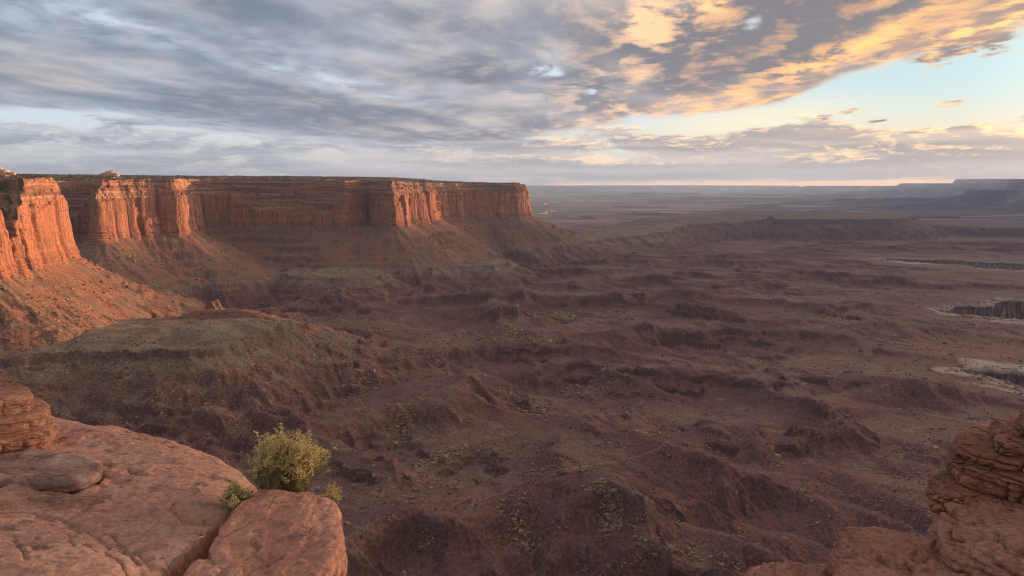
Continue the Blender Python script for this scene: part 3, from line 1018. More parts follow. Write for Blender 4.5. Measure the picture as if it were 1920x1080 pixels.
def cliff(name, curve, ds, dz, top_f, closed, seed, s_rng=None, zlo=-205.0, kay=(-62, -44), col_w=(16, 46), axis=None, batter=0.06, ledge=(5.0, 6.5), seg=None, mat=None, depth=8.0, kay_f=None, paint=None, inward=False):
    p, s, L = resample(np.asarray(curve), ds, closed)
    nx, ny = normals(p, closed, k=max(2, int(9 / ds)))
    if inward:
        nx, ny = -nx, -ny
    # soften normals
    for _ in range(3):
        nx = (np.roll(nx, 1) + nx + np.roll(nx, -1)) / 3; ny = (np.roll(ny, 1) + ny + np.roll(ny, -1)) / 3
    q = np.hypot(nx, ny) + 1e-9; nx /= q; ny /= q
    if seg is not None:
        k = seg(p)
        p, s, nx, ny = p[k], s[k], nx[k], ny[k]
        closed = False
    top = top_f(p)
    nrow = int((np.max(top) - zlo) / dz) + 1
    v = np.linspace(0, 1, nrow)
    Z = zlo + (top[None] - zlo) * v[:, None]
    S = np.broadcast_to(s[None], Z.shape)
    PX = np.broadcast_to(p[:, 0][None], Z.shape); PY = np.broadcast_to(p[:, 1][None], Z.shape)
    hx = PX * 0.73 + PY * 0.31
    # --- columns of the massive lower wall
    Sw = S + 3.0 * perlin(S / 34, Z / 46, seed + 1) + 1.2 * perlin(S / 9, Z / 20, seed + 2)
    i, t, hv, w = cells(Sw.ravel(), L + 80, col_w[0], col_w[1], seed)
    i = i.reshape(Z.shape); t = t.reshape(Z.shape)
    bul = (1 - np.abs(2 * t - 1) ** 9)
    facet = (t - .5) * np.clip(w[i], 8, 60) * (hv[i, 3] - .5) * .55
    off = hv[i, 0] * depth + bul * np.clip(w[i] * 0.10, 1.5, 4) + facet
    kz = np.floor((Z + 60 * hv[i, 2] + 5 * perlin(S / 14, Z * 0, seed + 31)) / (16 + 34 * hv[i, 1])).astype(int)
    hb = np.random.default_rng(seed + 33).random(4096)
    off = off + (hb[(i * 37 + kz * 101) % 4096] - .5) * 4.2
    zc = -125 + 90 * hv[i, 1]
    off = off - sstep(-3, 3, Z - zc - 6 * perlin(S / 8, Z * 0, seed + 3)) * hv[i, 2] * depth * 0.55
    i2, t2, hv2, w2 = cells((Sw + 2 * perlin(S / 12, Z / 30, seed + 4)).ravel(), L + 80, 5, 18, seed + 5)
    i2 = i2.reshape(Z.shape); t2 = t2.reshape(Z.shape)
    off = off + hv2[i2, 0] * 1.3 * (hv[i, 3] > .35) + (1 - np.abs(2 * t2 - 1) ** 4) * 0.8 * (hv[i, 3] > .35)
    off = off - 1.5 * sstep(.55, .8, hv2[i2, 1]) * sstep(-2, 2, Z + 140 - 70 * hv2[i2, 2])
    off = off + (np.maximum(-Z, -170) - 60) * batter
    # foot: bedded ledges where the wall meets its talus
    foot = (0 if inward else 1) * sstep(-132, -150, Z + 5 * perlin(S / 40, Z * 0, seed + 6))
    off = off + foot * (3 + 2.5 * perlin(S / 18, Z / 4, seed + 7) + (-138 - Z) * 0.12)
    # --- ledges of the bedded upper part, stepping back
    kb = (kay_f(PX, PY) if kay_f else kay[1]) + 7 * perlin(S / 60, Z * 0, seed + 8)
    h = np.maximum(Z - kb, 0)
    lt = ledge[1]
    hq = (Z + 140) / lt + 0.35 * perlin(S / 70, Z / 60, seed + 9)
    li = np.floor(hq); lf = hq - li
    ln = np.maximum(li - np.floor((kb + 140) / lt), 0)
    setb = np.where(h > 0, (ln * ledge[0] * 0.62 + 4.0 * (perlin(S / 26, li * 7.7, seed + 10) + .4) * np.minimum(ln, 3) / 2 + 2.2 * perlin(S / 8, li * 3.1, seed + 11)
                            + ledge[0] * 0.55 * sstep(0.72, 1.0, lf)), 0)
    setb = 38 * np.tanh(setb / 38)
    i3, t3, hv3, w3 = cells((S + li * 13.7).ravel(), L + 400, 4, 14, seed + 12)
    hv3 = hv3[i3.reshape(Z.shape)]
    blk = np.where(h > 0, hv3[..., 0] * 2.2 - 1.4 * (np.abs(2 * t3.reshape(Z.shape) - 1) ** 6), 0)
    kw = sstep(0, 3, h)
    off = off * (1 - kw) + kw * (off * 0.35 + 3.0) - setb + blk * kw
    off = off + 0.7 * fbm(S / 5, Z / 4, 3, seed + 13)
    off = off - 6.0 + (8 if inward else 0)
    X = PX + nx[None] * off; Y = PY + ny[None] * off
    # --- colour: varnish streaks on the wall, bands above
    st = perlin(S / 7, Z / 90, seed + 20) * .6 + perlin(S / 2.6, Z / 60, seed + 21) * .4
    n1 = fbm(S / 40, Z / 30, 3, seed + 22)
    A = np.array((.37, .165, .098), np.float32); B = np.array((.225, .11, .082), np.float32)
    Pq = np.array((.44, .235, .150), np.float32)
    col = A + (B - A) * sstep(-.1, .4, st + .4 * n1)[..., None] * 0.95
    col = col * (1 + .13 * perlin(Z / 3.2, S / 150, seed + 23) + .10 * (hb[(i * 37 + kz * 101 + 7) % 4096] - .5))[..., None]
    col = col + (Pq - col) * (sstep(.15, .5, n1 - .2 * st) * 0.5)[..., None]
    K1 = np.array((.33, .165, .108), np.float32); K2 = np.array((.20, .11, .085), np.float32); K3 = np.array((.40, .235, .16), np.float32)
    bn = perlin(li * 5.3 + 0.3, S / 300, seed + 24) + .5 * perlin(Z / 1.6, S / 90, seed + 25)
    kc = K1 + (K2 - K1) * sstep(-.05, .35, bn)[..., None]
    kc = kc + (K3 - kc) * sstep(.1, .5, -bn)[..., None]
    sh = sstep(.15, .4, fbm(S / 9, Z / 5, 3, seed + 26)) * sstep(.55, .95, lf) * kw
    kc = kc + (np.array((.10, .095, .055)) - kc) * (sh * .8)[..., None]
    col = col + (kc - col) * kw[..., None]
    if paint:
        col = paint(col, S, Z, seed)
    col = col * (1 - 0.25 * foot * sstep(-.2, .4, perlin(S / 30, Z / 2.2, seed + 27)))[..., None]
    V = [np.stack([X, Y, Z], -1).reshape(-1, 3)]
    Cc = [col.reshape(-1, 3)]
    F = [grid_faces(nrow, Z.shape[1], closed)]
    # cap going inward
    last = (nrow - 1) * Z.shape[1]
    base = len(V[0]); n = Z.shape[1]
    if axis is not None:
        ax = np.asarray(axis, float)
        e = ax[1] - ax[0]
        tt = np.clip(((p - ax[0]) @ e) / (e @ e), 0, 1)
        cx, cy = (ax[0] + tt[:, None] * e).T
        rows = [(cx * k + X[-1] * (1 - k), cy * k + Y[-1] * (1 - k)) for k in (.12, .3, .55, .8, 1)]
    else:
        rows = [(X[-1] - nx * k, Y[-1] - ny * k) for k in (3, 7, 14)]
    for j, (cx, cy) in enumerate(rows):
        zz = Z[-1] + (1.5 * fbm(cx / 9, cy / 9, 3, seed + 30) + 0.5 if axis is not None else -0.6 * (j + 1) * (j > 0) + 0.8 * perlin(cx / 6, cy / 6, seed))
        if axis is not None:
            zz = np.minimum(zz, Z[-1] + 3)
        V.append(np.stack([cx, cy, zz], 1))
        c_ = np.where((fbm(cx / 12, cy / 12, 3, seed + 31) > .05)[:, None], np.array((.10, .09, .055)), np.array((.33, .18, .115)))
        Cc.append(c_)
    idx = np.concatenate([np.arange(last, last + n), np.arange(base, base + len(rows) * n)]).reshape(-1, n)
    gf = grid_faces(len(rows) + 1, n, closed)
    F.append(idx.ravel()[gf])
    V = np.concatenate(V); Cc = np.concatenate(Cc); F = np.concatenate(F)
    area = np.sum(np.asarray(curve)[:, 0] * np.roll(np.asarray(curve)[:, 1], -1) - np.roll(np.asarray(curve)[:, 0], -1) * np.asarray(curve)[:, 1])
    if (area < 0) != inward:
        F = F[:, ::-1]
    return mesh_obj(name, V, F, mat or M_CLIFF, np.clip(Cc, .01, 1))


def rim_top(p):
    d = np.hypot(p[:, 0], p[:, 1])
    base = np.interp(np.degrees(np.arctan2(p[:, 0], p[:, 1])), [-40, -30, -26, -22, -12, -8, -4, 0, 2], [8, 11, 14, 18, 14, 10, 3, -3, -5])
    return base + 3 * fbm(p[:, 0] / 90, p[:, 1] / 90, 3, 77) + 1.5 * np.round(1.5 * perlin(p[:, 0] / 25, p[:, 1] / 25, 78))


def tower_top(p):
    x = 960 + FPX * p[:, 0] / p[:, 1]            # how the height steps up along the tower
    yy = p[:, 1]
    t = (yy - 1348) / (1662 - 1348)
    z = np.interp(t, [-.1, .02, .06, .12, .14, .22, .24, .33, .35, .86, .9, .97, 1.05], [-112, -95, -70, -66, -45, -40, -20, -14, 9, 12, 10, -20, -70])
    return z + 2.0 * np.round(2 * perlin(p[:, 0] / 14, p[:, 1] / 14, 79)) + 1.5 * perlin(p[:, 0] / 6, p[:, 1] / 6, 80)


def spire_top(p):
    return np.interp(p[:, 1], [1170, 1300, 1340, 1380], [-45, -42, -75, -120]) + 3 * perlin(p[:, 0] / 14, p[:, 1] / 14, 81)


def vis(p):
    az = np.degrees(np.arctan2(p[:, 0], p[:, 1]))
    return (az > -48) & (p[:, 1] < 4700) & (p[:, 1] > 1500)


def mesa_kay(x, y):
    alc = sstep(-1090, -1010, x) * sstep(-640, -720, x)
    fl = sstep(-1380, -1420, x)
    return -44 - 62 * np.maximum(alc, fl) + 14 * fbm(x / 120, y / 120, 2, 83)


def paint_white_rim(col, S, Z, seed):
    d = -405 - Z + 2 * perlin(S / 12, Z / 9, seed + 40)
    wh = np.array((.60, .48, .41)); dk = np.array((.19, .125, .10)); md = np.array((.38, .27, .21))
    st = fbm(S / 7, Z / 60, 3, seed + 41)
    w = dk + (md - dk) * sstep(-.1, .4, st)[..., None]
    return w + (wh - w) * sstep(9, 5, d)[..., None]


mesa = cliff('mesa_cliff', RIMC, 1.7, 1.35, rim_top, True, 500, seg=vis, col_w=(13, 95), depth=14, kay_f=mesa_kay, ledge=(6.5, 8.0))
tag(mesa, 'long flat-topped red mesa wall with banded ledges, running back to the distant headland', 'cliff')
tow = cliff('sandstone_tower', TOWC, 0.9, 1.0, tower_top, True, 530, axis=[(-955, 1370), (-1020, 1640)], col_w=(16, 85), kay=(-50, -34), ledge=(2.4, 6.5), depth=15)
tag(tow, 'tall fluted tower glowing orange, standing in front of the mesa at left', 'rock tower')
spi = cliff('rock_spire', SPIC, 0.9, 1.0, spire_top, True, 560, axis=[(-960, 1210), (-970, 1330)], col_w=(20, 44), kay=(30, 40), ledge=(2.4, 6.5))
tag(spi, 'sunlit rock spire cut off by the left edge of the photo, below the orange tower', 'rock spire')
for _i, q in enumerate(CANYON):
    k = q['k']
    o = cliff('canyon_wall', q['c'][::-1] if False else q['c'], 2.2 * k, 3.0 * k, lambda p: np.full(len(p), -404.6), True, 570 + _i, zlo=-405 - q['dep'], col_w=(14 * k, 50 * k), kay=(30, 40), depth=6, batter=0.0, paint=paint_white_rim, inward=True)
    tag(o, kind='structure')


# ------------------------------------------------------------------ the overlook: rocks at our feet
def at(px, py, Y):
    """point at forward distance Y seen at a photograph pixel"""
    c = (px - 960) / FPX
    u = (540 - py) / FPX
    p = R(-PITCH)
    y = math.cos(p) - u * math.sin(p)
    z = math.sin(p) + u * math.cos(p)
    return np.array((c / y * Y, Y, z / y * Y))


def n3(P, f, seed, octv=3):
    x, y, z = P[..., 0] * f, P[..., 1] * f, P[..., 2] * f
    return (fbm(x + 3.1 * z, y + 1.3, octv, seed) + fbm(y - 2.3 * x * .3, z + 7.7, octv, seed + 40) + fbm(z * 1.1 + 4.4, x, octv, seed + 80)) * 0.65


def rock_mat(name, base, dark, pale, dust, bed=0.0, stain=False):
    m = bpy.data.materials.new(name)
    m.use_nodes = True
    g = G(m.node_tree)
    b = m.node_tree.nodes['Principled BSDF']
    P = g.node('ShaderNodeNewGeometry').outputs['Position']
    a = g.noise(P, 1.6, 6, 0.6, 0.6)
    d = g.noise(P, 6.0, 8, 0.68, 0.4)
    e = g.noise(P, 38.0, 6, 0.7)
    col = g.mix(g.sm(0.40, 0.66, a), base, pale)
    col = g.mix(g.mul(g.sm(0.50, 0.68, d), 0.75), col, dark)
    col = g.mix(g.mul(g.sm(0.55, 0.72, g.noise(P, 2.7, 7, 0.65, 1.0)), 0.6), col, dust)
    if stain:
        sn = g.noise(g.vm('MULTIPLY', P, (1, 1.5, 0.1)), 4.0, 3, 0.45, 0.6)
        col = g.mix(g.mul(g.sm(0.50, 0.515, sn), 0.85), col, (.25, .155, .13))
        col = g.mix(g.mul(g.sm(0.42, 0.405, sn), 0.8), col, (.50, .37, .31))
    if bed:
        st = g.noise(g.vm('MULTIPLY', P, (1.2, 1.2, 30)), 1.0, 4, 0.6)
        col = g.mix(g.mul(g.sm(0.45, 0.7, st), bed), col, dark)
    col = g.mix(g.mul(g.sm(0.56, 0.66, g.noise(g.vm('MULTIPLY', P, (1, 2.2, 1)), 9.0, 6, 0.7)), 0.7), col, g.cscale(dark, 0.75))
    col = g.cscale(col, g.sm(0.30, 0.70, e, 0.66, 1.30, lin=True))
    g.put(b.inputs['Base Color'], col)
    b.inputs['Roughness'].default_value = 0.93
    b.inputs['Specular IOR Level'].default_value = 0.18
    nrm = None
    for sc_, dist, det in ((7.0, 0.026, 9), (30.0, 0.011, 7), (160.0, 0.003, 3)):
        bp = g.node('ShaderNodeBump')
        bp.inputs['Strength'].default_value = 1.0
        bp.inputs['Distance'].default_value = dist
        g.put(bp.inputs['Height'], g.noise(P, sc_, det, 0.62))
        if nrm is not None:
            g.put(bp.inputs['Normal'], nrm)
        nrm = bp.outputs[0]
    g.put(b.inputs['Normal'], nrm)
    return m


M_LEDGE = rock_mat('ledge_sandstone', (.58, .315, .228), (.29, .165, .14), (.66, .385, .285), (.58, .39, .30))
M_BOULD = rock_mat('boulder_sandstone', (.58, .285, .20), (.35, .18, .14), (.65, .35, .25), (.58, .36, .275))
M_STRATA = rock_mat('bedded_sandstone', (.44, .205, .135), (.22, .11, .085), (.52, .275, .185), (.46, .27, .19), bed=0.55)
M_SHELF = rock_mat('shelf_sandstone', (.46, .225, .155), (.22, .11, .085), (.52, .285, .205), (.47, .28, .205), bed=0.5)
M_OUTCROP = rock_mat('shade_dark_bedded_sandstone', (.38, .17, .11), (.17, .082, .062), (.45, .22, .145), (.40, .22, .15), bed=0.6)  # bedded sandstone darkened for the shade it stands in and for varnish
M_PATINA = rock_mat('patina_sandstone', (.42, .25, .20), (.30, .175, .14), (.50, .30, .23), (.48, .33, .27), stain=True)


def gp(px, py, z=-1.62):
    p = at(px, py, 1.0)
    return p[0] * z / p[2], z / p[2]


def build_ledge():
    X1 = np.concatenate([np.linspace(-9, -4.0, 60)[:-1], np.arange(-4.0, -1.02, 0.008)])
    Y1 = np.concatenate([np.linspace(-3.0, 2.4, 60)[:-1], np.arange(2.4, 5.5, 0.008), np.linspace(5.5, 7.5, 40)[1:]])
    x, y = [a.astype(np.float64) for a in np.meshgrid(X1, Y1)]
    poly = [(-9, -3), (-9, 7.4), (-5.4, 6.6), (-4.3, 5.85), (-3.3, 5.22), (-2.45, 4.90), (-1.90, 4.60), (-1.52, 4.26), (-1.35, 3.92), (-1.352, 3.62), (-1.452, 3.30), (-1.515, 3.0), (-1.54, 2.4), (-1.2, 1.6), (-1.1, -3)]
    poly = chaikin(poly, 2)
    wx = x + 0.05 * fbm(x / .5, y / .5, 3, 800); wy = y + 0.05 * fbm(x / .5, y / .5, 3, 803)
    d = -sdf(wx, wy, poly)                       # distance inside the edge
    z = -1.63 + 0.035 * fbm(x / 1.1, y / 1.1, 3, 806)
    rr = np.interp(x, [-3, -1.9, -1.5], [.30, .42, .5]) * sstep(3.45, 3.85, y) + .11 * (1 - sstep(3.45, 3.85, y))
    t = np.clip(rr - d, 0, rr)
    z = z - np.where(y > 3.4, 0.62, .35) * (rr - np.sqrt(np.maximum(rr * rr - t * t, 1e-6)))
    z = np.where(d < 0, z - 0.4 - np.minimum(-d * 9, 2.6), z)
    # rough pitted belt across the slab and smooth dune-like parts
    rough = sstep(-.1, .35, fbm(x / .9 + .3, y / .5, 3, 810) + .12)
    z = z + rough * (0.026 * fbm(x / .22, y / .12, 4, 813) - 0.048 * sstep(.16, .38, fbm(x / .16, y / .07, 3, 816))) + 0.007 * fbm(x / .06, y / .04, 3, 818)
    # steps where a bed has broken away
    st = fbm(x / .9, y / .5, 3, 821)
    z = z - 0.015 * sstep(-.05, .05, st + .12 * fbm(x / .12, y / .1, 3, 824)) * sstep(.1, .3, d)
    # the near block, raised above the slab behind it
    line = [gp(-420, 925), gp(-120, 955), gp(0, 968), gp(60, 968), gp(110, 978), gp(165, 996), gp(205, 1012), gp(250, 1034), gp(285, 1062), gp(310, 1100), gp(310, 1250), gp(-420, 1250)]
    nb = -sdf(x + .012 * fbm(x / .2, y / .2, 2, 827), y + .012 * fbm(x / .2, y / .2, 2, 828), chaikin(line, 1))
    rise = 0.07 * np.sqrt(np.clip(nb / .16, 0, 1)) + .05 * sstep(0.05, .7, nb) - .03 * np.exp(-(np.minimum(nb, 0) / .02) ** 2) * (nb < 0)
    z = z + np.where(nb > 0, rise, np.where(nb > -.08, rise, 0)) * sstep(.0, .12, d)
    # fissures
    for pts, wd, dp in (
            ([(183, 1004), (196, 1014), (206, 1031), (216, 1028), (226, 1033), (243, 1047), (258, 1060)], .0055, .035),
            ([(206, 1031), (196, 1041), (200, 1052), (216, 1062), (232, 1075), (240, 1090)], .004, .025),
            ([(226, 1033), (236, 1022), (232, 1010)], .003, .02), ([(124, 1002), (134, 1016), (130, 1032), (140, 1050)], .006, .010),
            ([(160, 1020), (168, 1036), (182, 1050)], .003, .012), ([(210, 990), (219, 1004), (226, 1012)], .004, .02),
            ([(28, 1034), (36, 1056), (47, 1072), (52, 1092)], .005, .015),
            ([(330, 930), (318, 945), (338, 960), (345, 975)], .010, .022), ([(0, 955), (60, 953), (110, 962), (170, 985)], .006, .02)):
        q = [gp(*p) for p in pts]
        m = polyline_dist(x + .006 * perlin(x / .03, y / .03, 830), y + .006 * perlin(x / .03, y / .03, 831), q)
        z = z - dp * np.exp(-(m / wd) ** 2)
    # shallow basin with a dark stain
    v = np.stack([x, y, z], -1).reshape(-1, 3)
    o = mesh_obj('rock_ledge', v, grid_faces(len(Y1), len(X1)), M_LEDGE)
    tag(o, 'broad pinkish sandstone ledge with cracks filling the lower left corner', 'rock ledge')
    return x, y, z


def cube_sphere(n):
    a = np.tan(np.linspace(-1, 1, n) * math.pi / 4)
    u, v = np.meshgrid(a, a)
    o = np.ones_like(u)
    P, F = [], []
    for k, (p, q, r_) in enumerate(((u, v, o), (v, u, -o), (o, u, v), (-o, v, u), (v, o, u), (u, -o, v))):
        P.append(np.stack([p, q, r_], -1).reshape(-1, 3))
        F.append(grid_faces(n, n) + k * n * n)
    P, F = np.concatenate(P), np.concatenate(F)
    _, first, inv_ = np.unique(np.round(P, 5), axis=0, return_index=True, return_inverse=True)
    return P[first], inv_.reshape(-1)[F]


def rock(name, cen, half, rz=0.0, seed=0, k=14.0, planes=(), strata=(0.0, .05), amp=(.05, .02, .006), n=130, mat=None, tilt=(0, 0), parent=None):
    """a block bounded by soft planes, weathered by noise and bedding"""
    Pc, F = cube_sphere(n)
    half = np.asarray(half, float)
    U = Pc * half
    U /= np.linalg.norm(U, axis=1, keepdims=True)
    pl = [((1, 0, 0), half[0]), ((-1, 0, 0), half[0]), ((0, 1, 0), half[1]), ((0, -1, 0), half[1]), ((0, 0, 1), half[2]), ((0, 0, -1), half[2])]
    for nn, dd in planes:
        nn = np.array(nn, float)
        pl.append((nn / np.linalg.norm(nn), dd))
    inv = 0
    sc_ = half.mean()
    for nn, dd in pl:
        q = np.maximum(U @ np.asarray(nn, float), 1e-4) / dd * sc_
        inv = inv + q ** k
    r_ = sc_ * inv ** (-1.0 / k)
    V = U * r_[:, None]
    ca, sa = math.cos(rz), math.sin(rz)
    Rz = np.array([(ca, -sa, 0), (sa, ca, 0), (0, 0, 1)])
    tx, ty = tilt
    Rx = np.array([(1, 0, 0), (0, math.cos(tx), -math.sin(tx)), (0, math.sin(tx), math.cos(tx))])
    Ry = np.array([(math.cos(ty), 0, math.sin(ty)), (0, 1, 0), (-math.sin(ty), 0, math.cos(ty))])
    V = V @ (Rz @ Rx @ Ry).T + np.asarray(cen, float)
    D = U @ (Rz @ Rx @ Ry).T
    f0 = .55 / sc_
    off = amp[0] * n3(V, f0 * 1.6, seed) + amp[1] * n3(V, f0 * 6, seed + 5) + amp[2] * n3(V, f0 * 25, seed + 9)
    # ridged creases
    off = off - amp[1] * 1.2 * np.maximum(0, .14 - np.abs(n3(V, f0 * 2.6, seed + 13))) / .14
    V = V + D * off[:, None]
    if strata[0]:
        zz = V[:, 2] + .03 * n3(V, f0 * 2, seed + 17) + .10 * (V[:, 0] - cen[0]) * math.sin(seed)
        th_ = strata[1]
        q = (zz + .9 * th_ * perlin(zz / (2.6 * th_), V[:, 0] * .4 + seed, seed + 18)) / th_
        li = np.floor(q); lf = q - li
        hh = np.random.default_rng(seed).random(512)
        h0 = hh[(li.astype(int)) % 512]
        pr = (h0 - .5) * 1.2 + (1 - np.abs(2 * lf - 1) ** 4) * .9 + .8 * perlin(V[:, 0] / (sc_ * .7) + li * 3.3, V[:, 1] / (sc_ * .7), seed + 19) - 1.3 * sstep(.1, .0, np.abs(perlin(V[:, 0] / (sc_ * .55) + (li // 2) * 1.7, V[:, 1] / (sc_ * .55), seed + 20)))
        side = np.clip(1.15 - np.abs(D[:, 2]) * 1.0, .12, 1)
        hz = D.copy(); hz[:, 2] = 0
        hz /= np.linalg.norm(hz, axis=1, keepdims=True) + 1e-6
        V = V + hz * (strata[0] * pr * side)[:, None]
    return mesh_obj(name, V, F, mat or M_BOULD, parent=parent)


LX, LY, LZ = build_ledge()


def ledge_z(x, y):
    j = np.clip(np.searchsorted(LX[0], x), 0, LX.shape[1] - 1); i = np.clip(np.searchsorted(LY[:, 0], y), 0, LX.shape[0] - 1)
    return LZ[i, j]


# rounded boulder at the lip
o = rock('boulder', (-1.085, 3.19, -2.04), (.315, .42, .47), rz=-.17, seed=31, k=24, amp=(.028, .016, .006), n=210,
         planes=(((-.75, -.66, .35), .40), ((-.45, -.85, .18), .35), ((.55, -.75, .05), .37), ((.05, -.25, .97), .42), ((.9, .5, .0), .30), ((.6, .1, .8), .50), ((-.1, -.55, .85), .50), ((.9, .5, .1), .42)))
tag(o, 'rounded red boulder at the lip of the ledge, below the yellow-flowered bush', 'boulder')
o = rock('rock_block', (-1.30, 2.84, -2.08), (.16, .26, .42), rz=-.10, seed=33, k=9, amp=(.03, .015, .005), n=110, planes=(((-.3, -.6, .7), .40), ((.5, -.7, .5), .38)))
tag(o, 'low cracked rock block wedged between the boulder and the ledge crack', 'rock')

# thin plate and bedded stack on the left
def plate_mesh(name, outline, z0, z1, seed, mat, rough=.02, under=.03):
    """flat slab: outline swept from an undercut foot over a rounded lip to its top"""
    p, s_, L = resample(chaikin(outline, 3), .008)
    nx, ny = normals(p, True, 4)
    cx, cy = p.mean(0)
    rows = []
    h = z1 - z0
    prof_ = [(-under, -.02), (-under * .6, .05), (-.004, .22), (.006, .35), (.0, .55), (.008, .75), (.0, .88), (-.012, .97), (-.03, 1.0)]
    for k, (o_, t) in enumerate(prof_):
        q = rough * (fbm(s_ / .12, s_ * 0 + t * 3, 3, seed) + .5 * fbm(s_ / .03, s_ * 0 + t * 5, 3, seed + 3))
        rows.append(np.stack([p[:, 0] + nx * (o_ + q), p[:, 1] + ny * (o_ + q), np.full(len(p), z0 + h * t) + .15 * rough * perlin(s_ / .05, s_ * 0 + t, seed)], 1))
    e = rows[-1]
    for t in np.linspace(0, 1, 26)[1:]:
        x = e[:, 0] * (1 - t) + cx * t; y = e[:, 1] * (1 - t) + cy * t
        rows.append(np.stack([x, y, z1 + .006 * fbm(x / .12, y / .12, 4, seed + 6) - .008 * sstep(.0, .04, fbm(x / .35, y / .2, 3, seed + 8)) + .002 * fbm(x / .02, y / .02, 2, seed + 9)], 1))
    V = np.concatenate(rows)
    f = grid_faces(len(rows), len(p), True)
    a = np.sum(p[:, 0] * np.roll(p[:, 1], -1) - np.roll(p[:, 0], -1) * p[:, 1])
    return mesh_obj(name, V, f if a > 0 else f[:, ::-1], mat)


zt = -1.572
o = plate_mesh('rock_plate', [gp(-330, 900, zt), gp(-150, 905, zt), gp(0, 893, zt), (gp(60, 900, zt)), gp(115, 905, zt), gp(165, 897, zt), gp(190, 880, zt), gp(190, 866, zt), gp(165, 853, zt), gp(120, 846, zt), gp(60, 838, zt), gp(0, 835, zt), gp(-330, 835, zt)], -1.645, zt, 840, M_PATINA, rough=.012)
tag(o, 'thin flat rock plate with dark and pale stains lying under the bedded rock stack', 'rock slab')
stk = bpy.data.objects.new('rock_stack', None); C.objects.link(stk)
b_ = at(-60, 862, 4.25)
stk.location = b_
tag(stk, 'small stack of rounded red rock layers at the left edge above the thin plate', 'rock stack')
for k, (px1, y0, y1, hy) in enumerate(((74, 870, 846, .32), (64, 850, 812, .29), (56, 816, 782, .26), (26, 786, 750, .20))):
    l_, t_ = at(-60, y0, 4.25), at(-60, y1, 4.25)
    hx = (px1 + 60) * .00326
    o = rock('layer', ((l_[0]), 4.3, (l_[2] + t_[2]) / 2), (hx, hy, (t_[2] - l_[2]) / 2 + .012), rz=.5 + .1 * k, seed=50 + k, k=5.0, amp=(.012, .008, .004), strata=(.014, .062), n=110, mat=M_STRATA)
    o.parent = stk
    o.matrix_parent_inverse = stk.matrix_world.inverted()
    o.location = -np.array(b_)

# right hand ledges and bedded outcrop
o = rock('rock_shelf', (1.62, 3.45, -2.41), (.42, .5, .30), rz=-.40, seed=61, k=7, amp=(.04, .03, .010), strata=(.03, .07), n=150, mat=M_SHELF, tilt=(0, -.12))
tag(o, 'low red rock shelf at the bottom edge, leftmost of the right-hand ledges', 'rock ledge')
o = rock('rock_shelf', (2.22, 3.58, -2.38), (.46, .48, .42), rz=-.48, seed=63, k=8, amp=(.04, .03, .010), strata=(.03, .08), n=170, mat=M_SHELF, tilt=(-.05, -.10))
tag(o, 'rounded ledge with bedding cracks, between the low shelf and the block under the outcrop', 'rock ledge')
o = rock('rock_shelf', (2.99, 3.62, -2.30), (.60, .50, .48), rz=-.52, seed=65, k=8, amp=(.04, .034, .010), strata=(.035, .09), n=180, mat=M_SHELF, tilt=(-.04, -.05))
tag(o, 'big bedded rock block in the lower right corner, carrying the dark layered outcrop', 'rock ledge')
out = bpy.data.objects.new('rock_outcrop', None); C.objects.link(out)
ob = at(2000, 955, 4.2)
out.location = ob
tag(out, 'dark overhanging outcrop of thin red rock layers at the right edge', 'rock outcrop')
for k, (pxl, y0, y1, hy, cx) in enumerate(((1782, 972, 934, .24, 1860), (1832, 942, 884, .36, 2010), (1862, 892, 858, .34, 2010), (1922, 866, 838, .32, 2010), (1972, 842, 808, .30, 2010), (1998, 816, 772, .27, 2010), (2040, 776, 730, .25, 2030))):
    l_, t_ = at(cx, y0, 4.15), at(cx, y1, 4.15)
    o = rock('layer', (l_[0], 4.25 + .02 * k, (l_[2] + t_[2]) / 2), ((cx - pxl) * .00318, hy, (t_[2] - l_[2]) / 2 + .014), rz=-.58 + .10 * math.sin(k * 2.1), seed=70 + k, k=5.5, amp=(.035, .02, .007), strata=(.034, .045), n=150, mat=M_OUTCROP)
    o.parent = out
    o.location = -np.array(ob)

# our own rim below and behind the rocks
rim = plate_mesh('ground', [(-9, -6), (9, -6), (9, 2.6), (3.8, 4.2), (3.0, 4.0), (1.8, 3.4), (.8, 2.2), (-.2, 1.9), (-1.0, 2.6), (-2.0, 3.9), (-4, 5), (-9, 5.5)], -7.0, -2.45, 860, M_LEDGE, rough=.2, under=.5)
tag(rim, kind='structure')


# ------------------------------------------------------------------ plants
def leaf_mat(name, cols, trans=.25):
    m = bpy.data.materials.new(name)
    m.use_nodes = True
    g = G(m.node_tree)
    b = m.node_tree.nodes['Principled BSDF']
    P = g.node('ShaderNodeNewGeometry')
    ri = P.outputs['Random Per Island']
    c = g.mix(g.sm(0, .5, ri, lin=True), cols[0], cols[1])
    c = g.mix(g.sm(.5, 1, ri, lin=True), c, cols[2])
    g.put(b.inputs['Base Color'], c)
    b.inputs['Roughness'].default_value = .75
    tr = g.node('ShaderNodeBsdfTranslucent')
    g.put(tr.inputs[0], c)
    mx_ = g.node('ShaderNodeMixShader')
    mx_.inputs[0].default_value = trans
    nt = m.node_tree
    nt.links.new(b.outputs[0], mx_.inputs[1]); nt.links.new(tr.outputs[0], mx_.inputs[2])
    nt.links.new(mx_.outputs[0], nt.nodes['Material Output'].inputs[0])
    return m


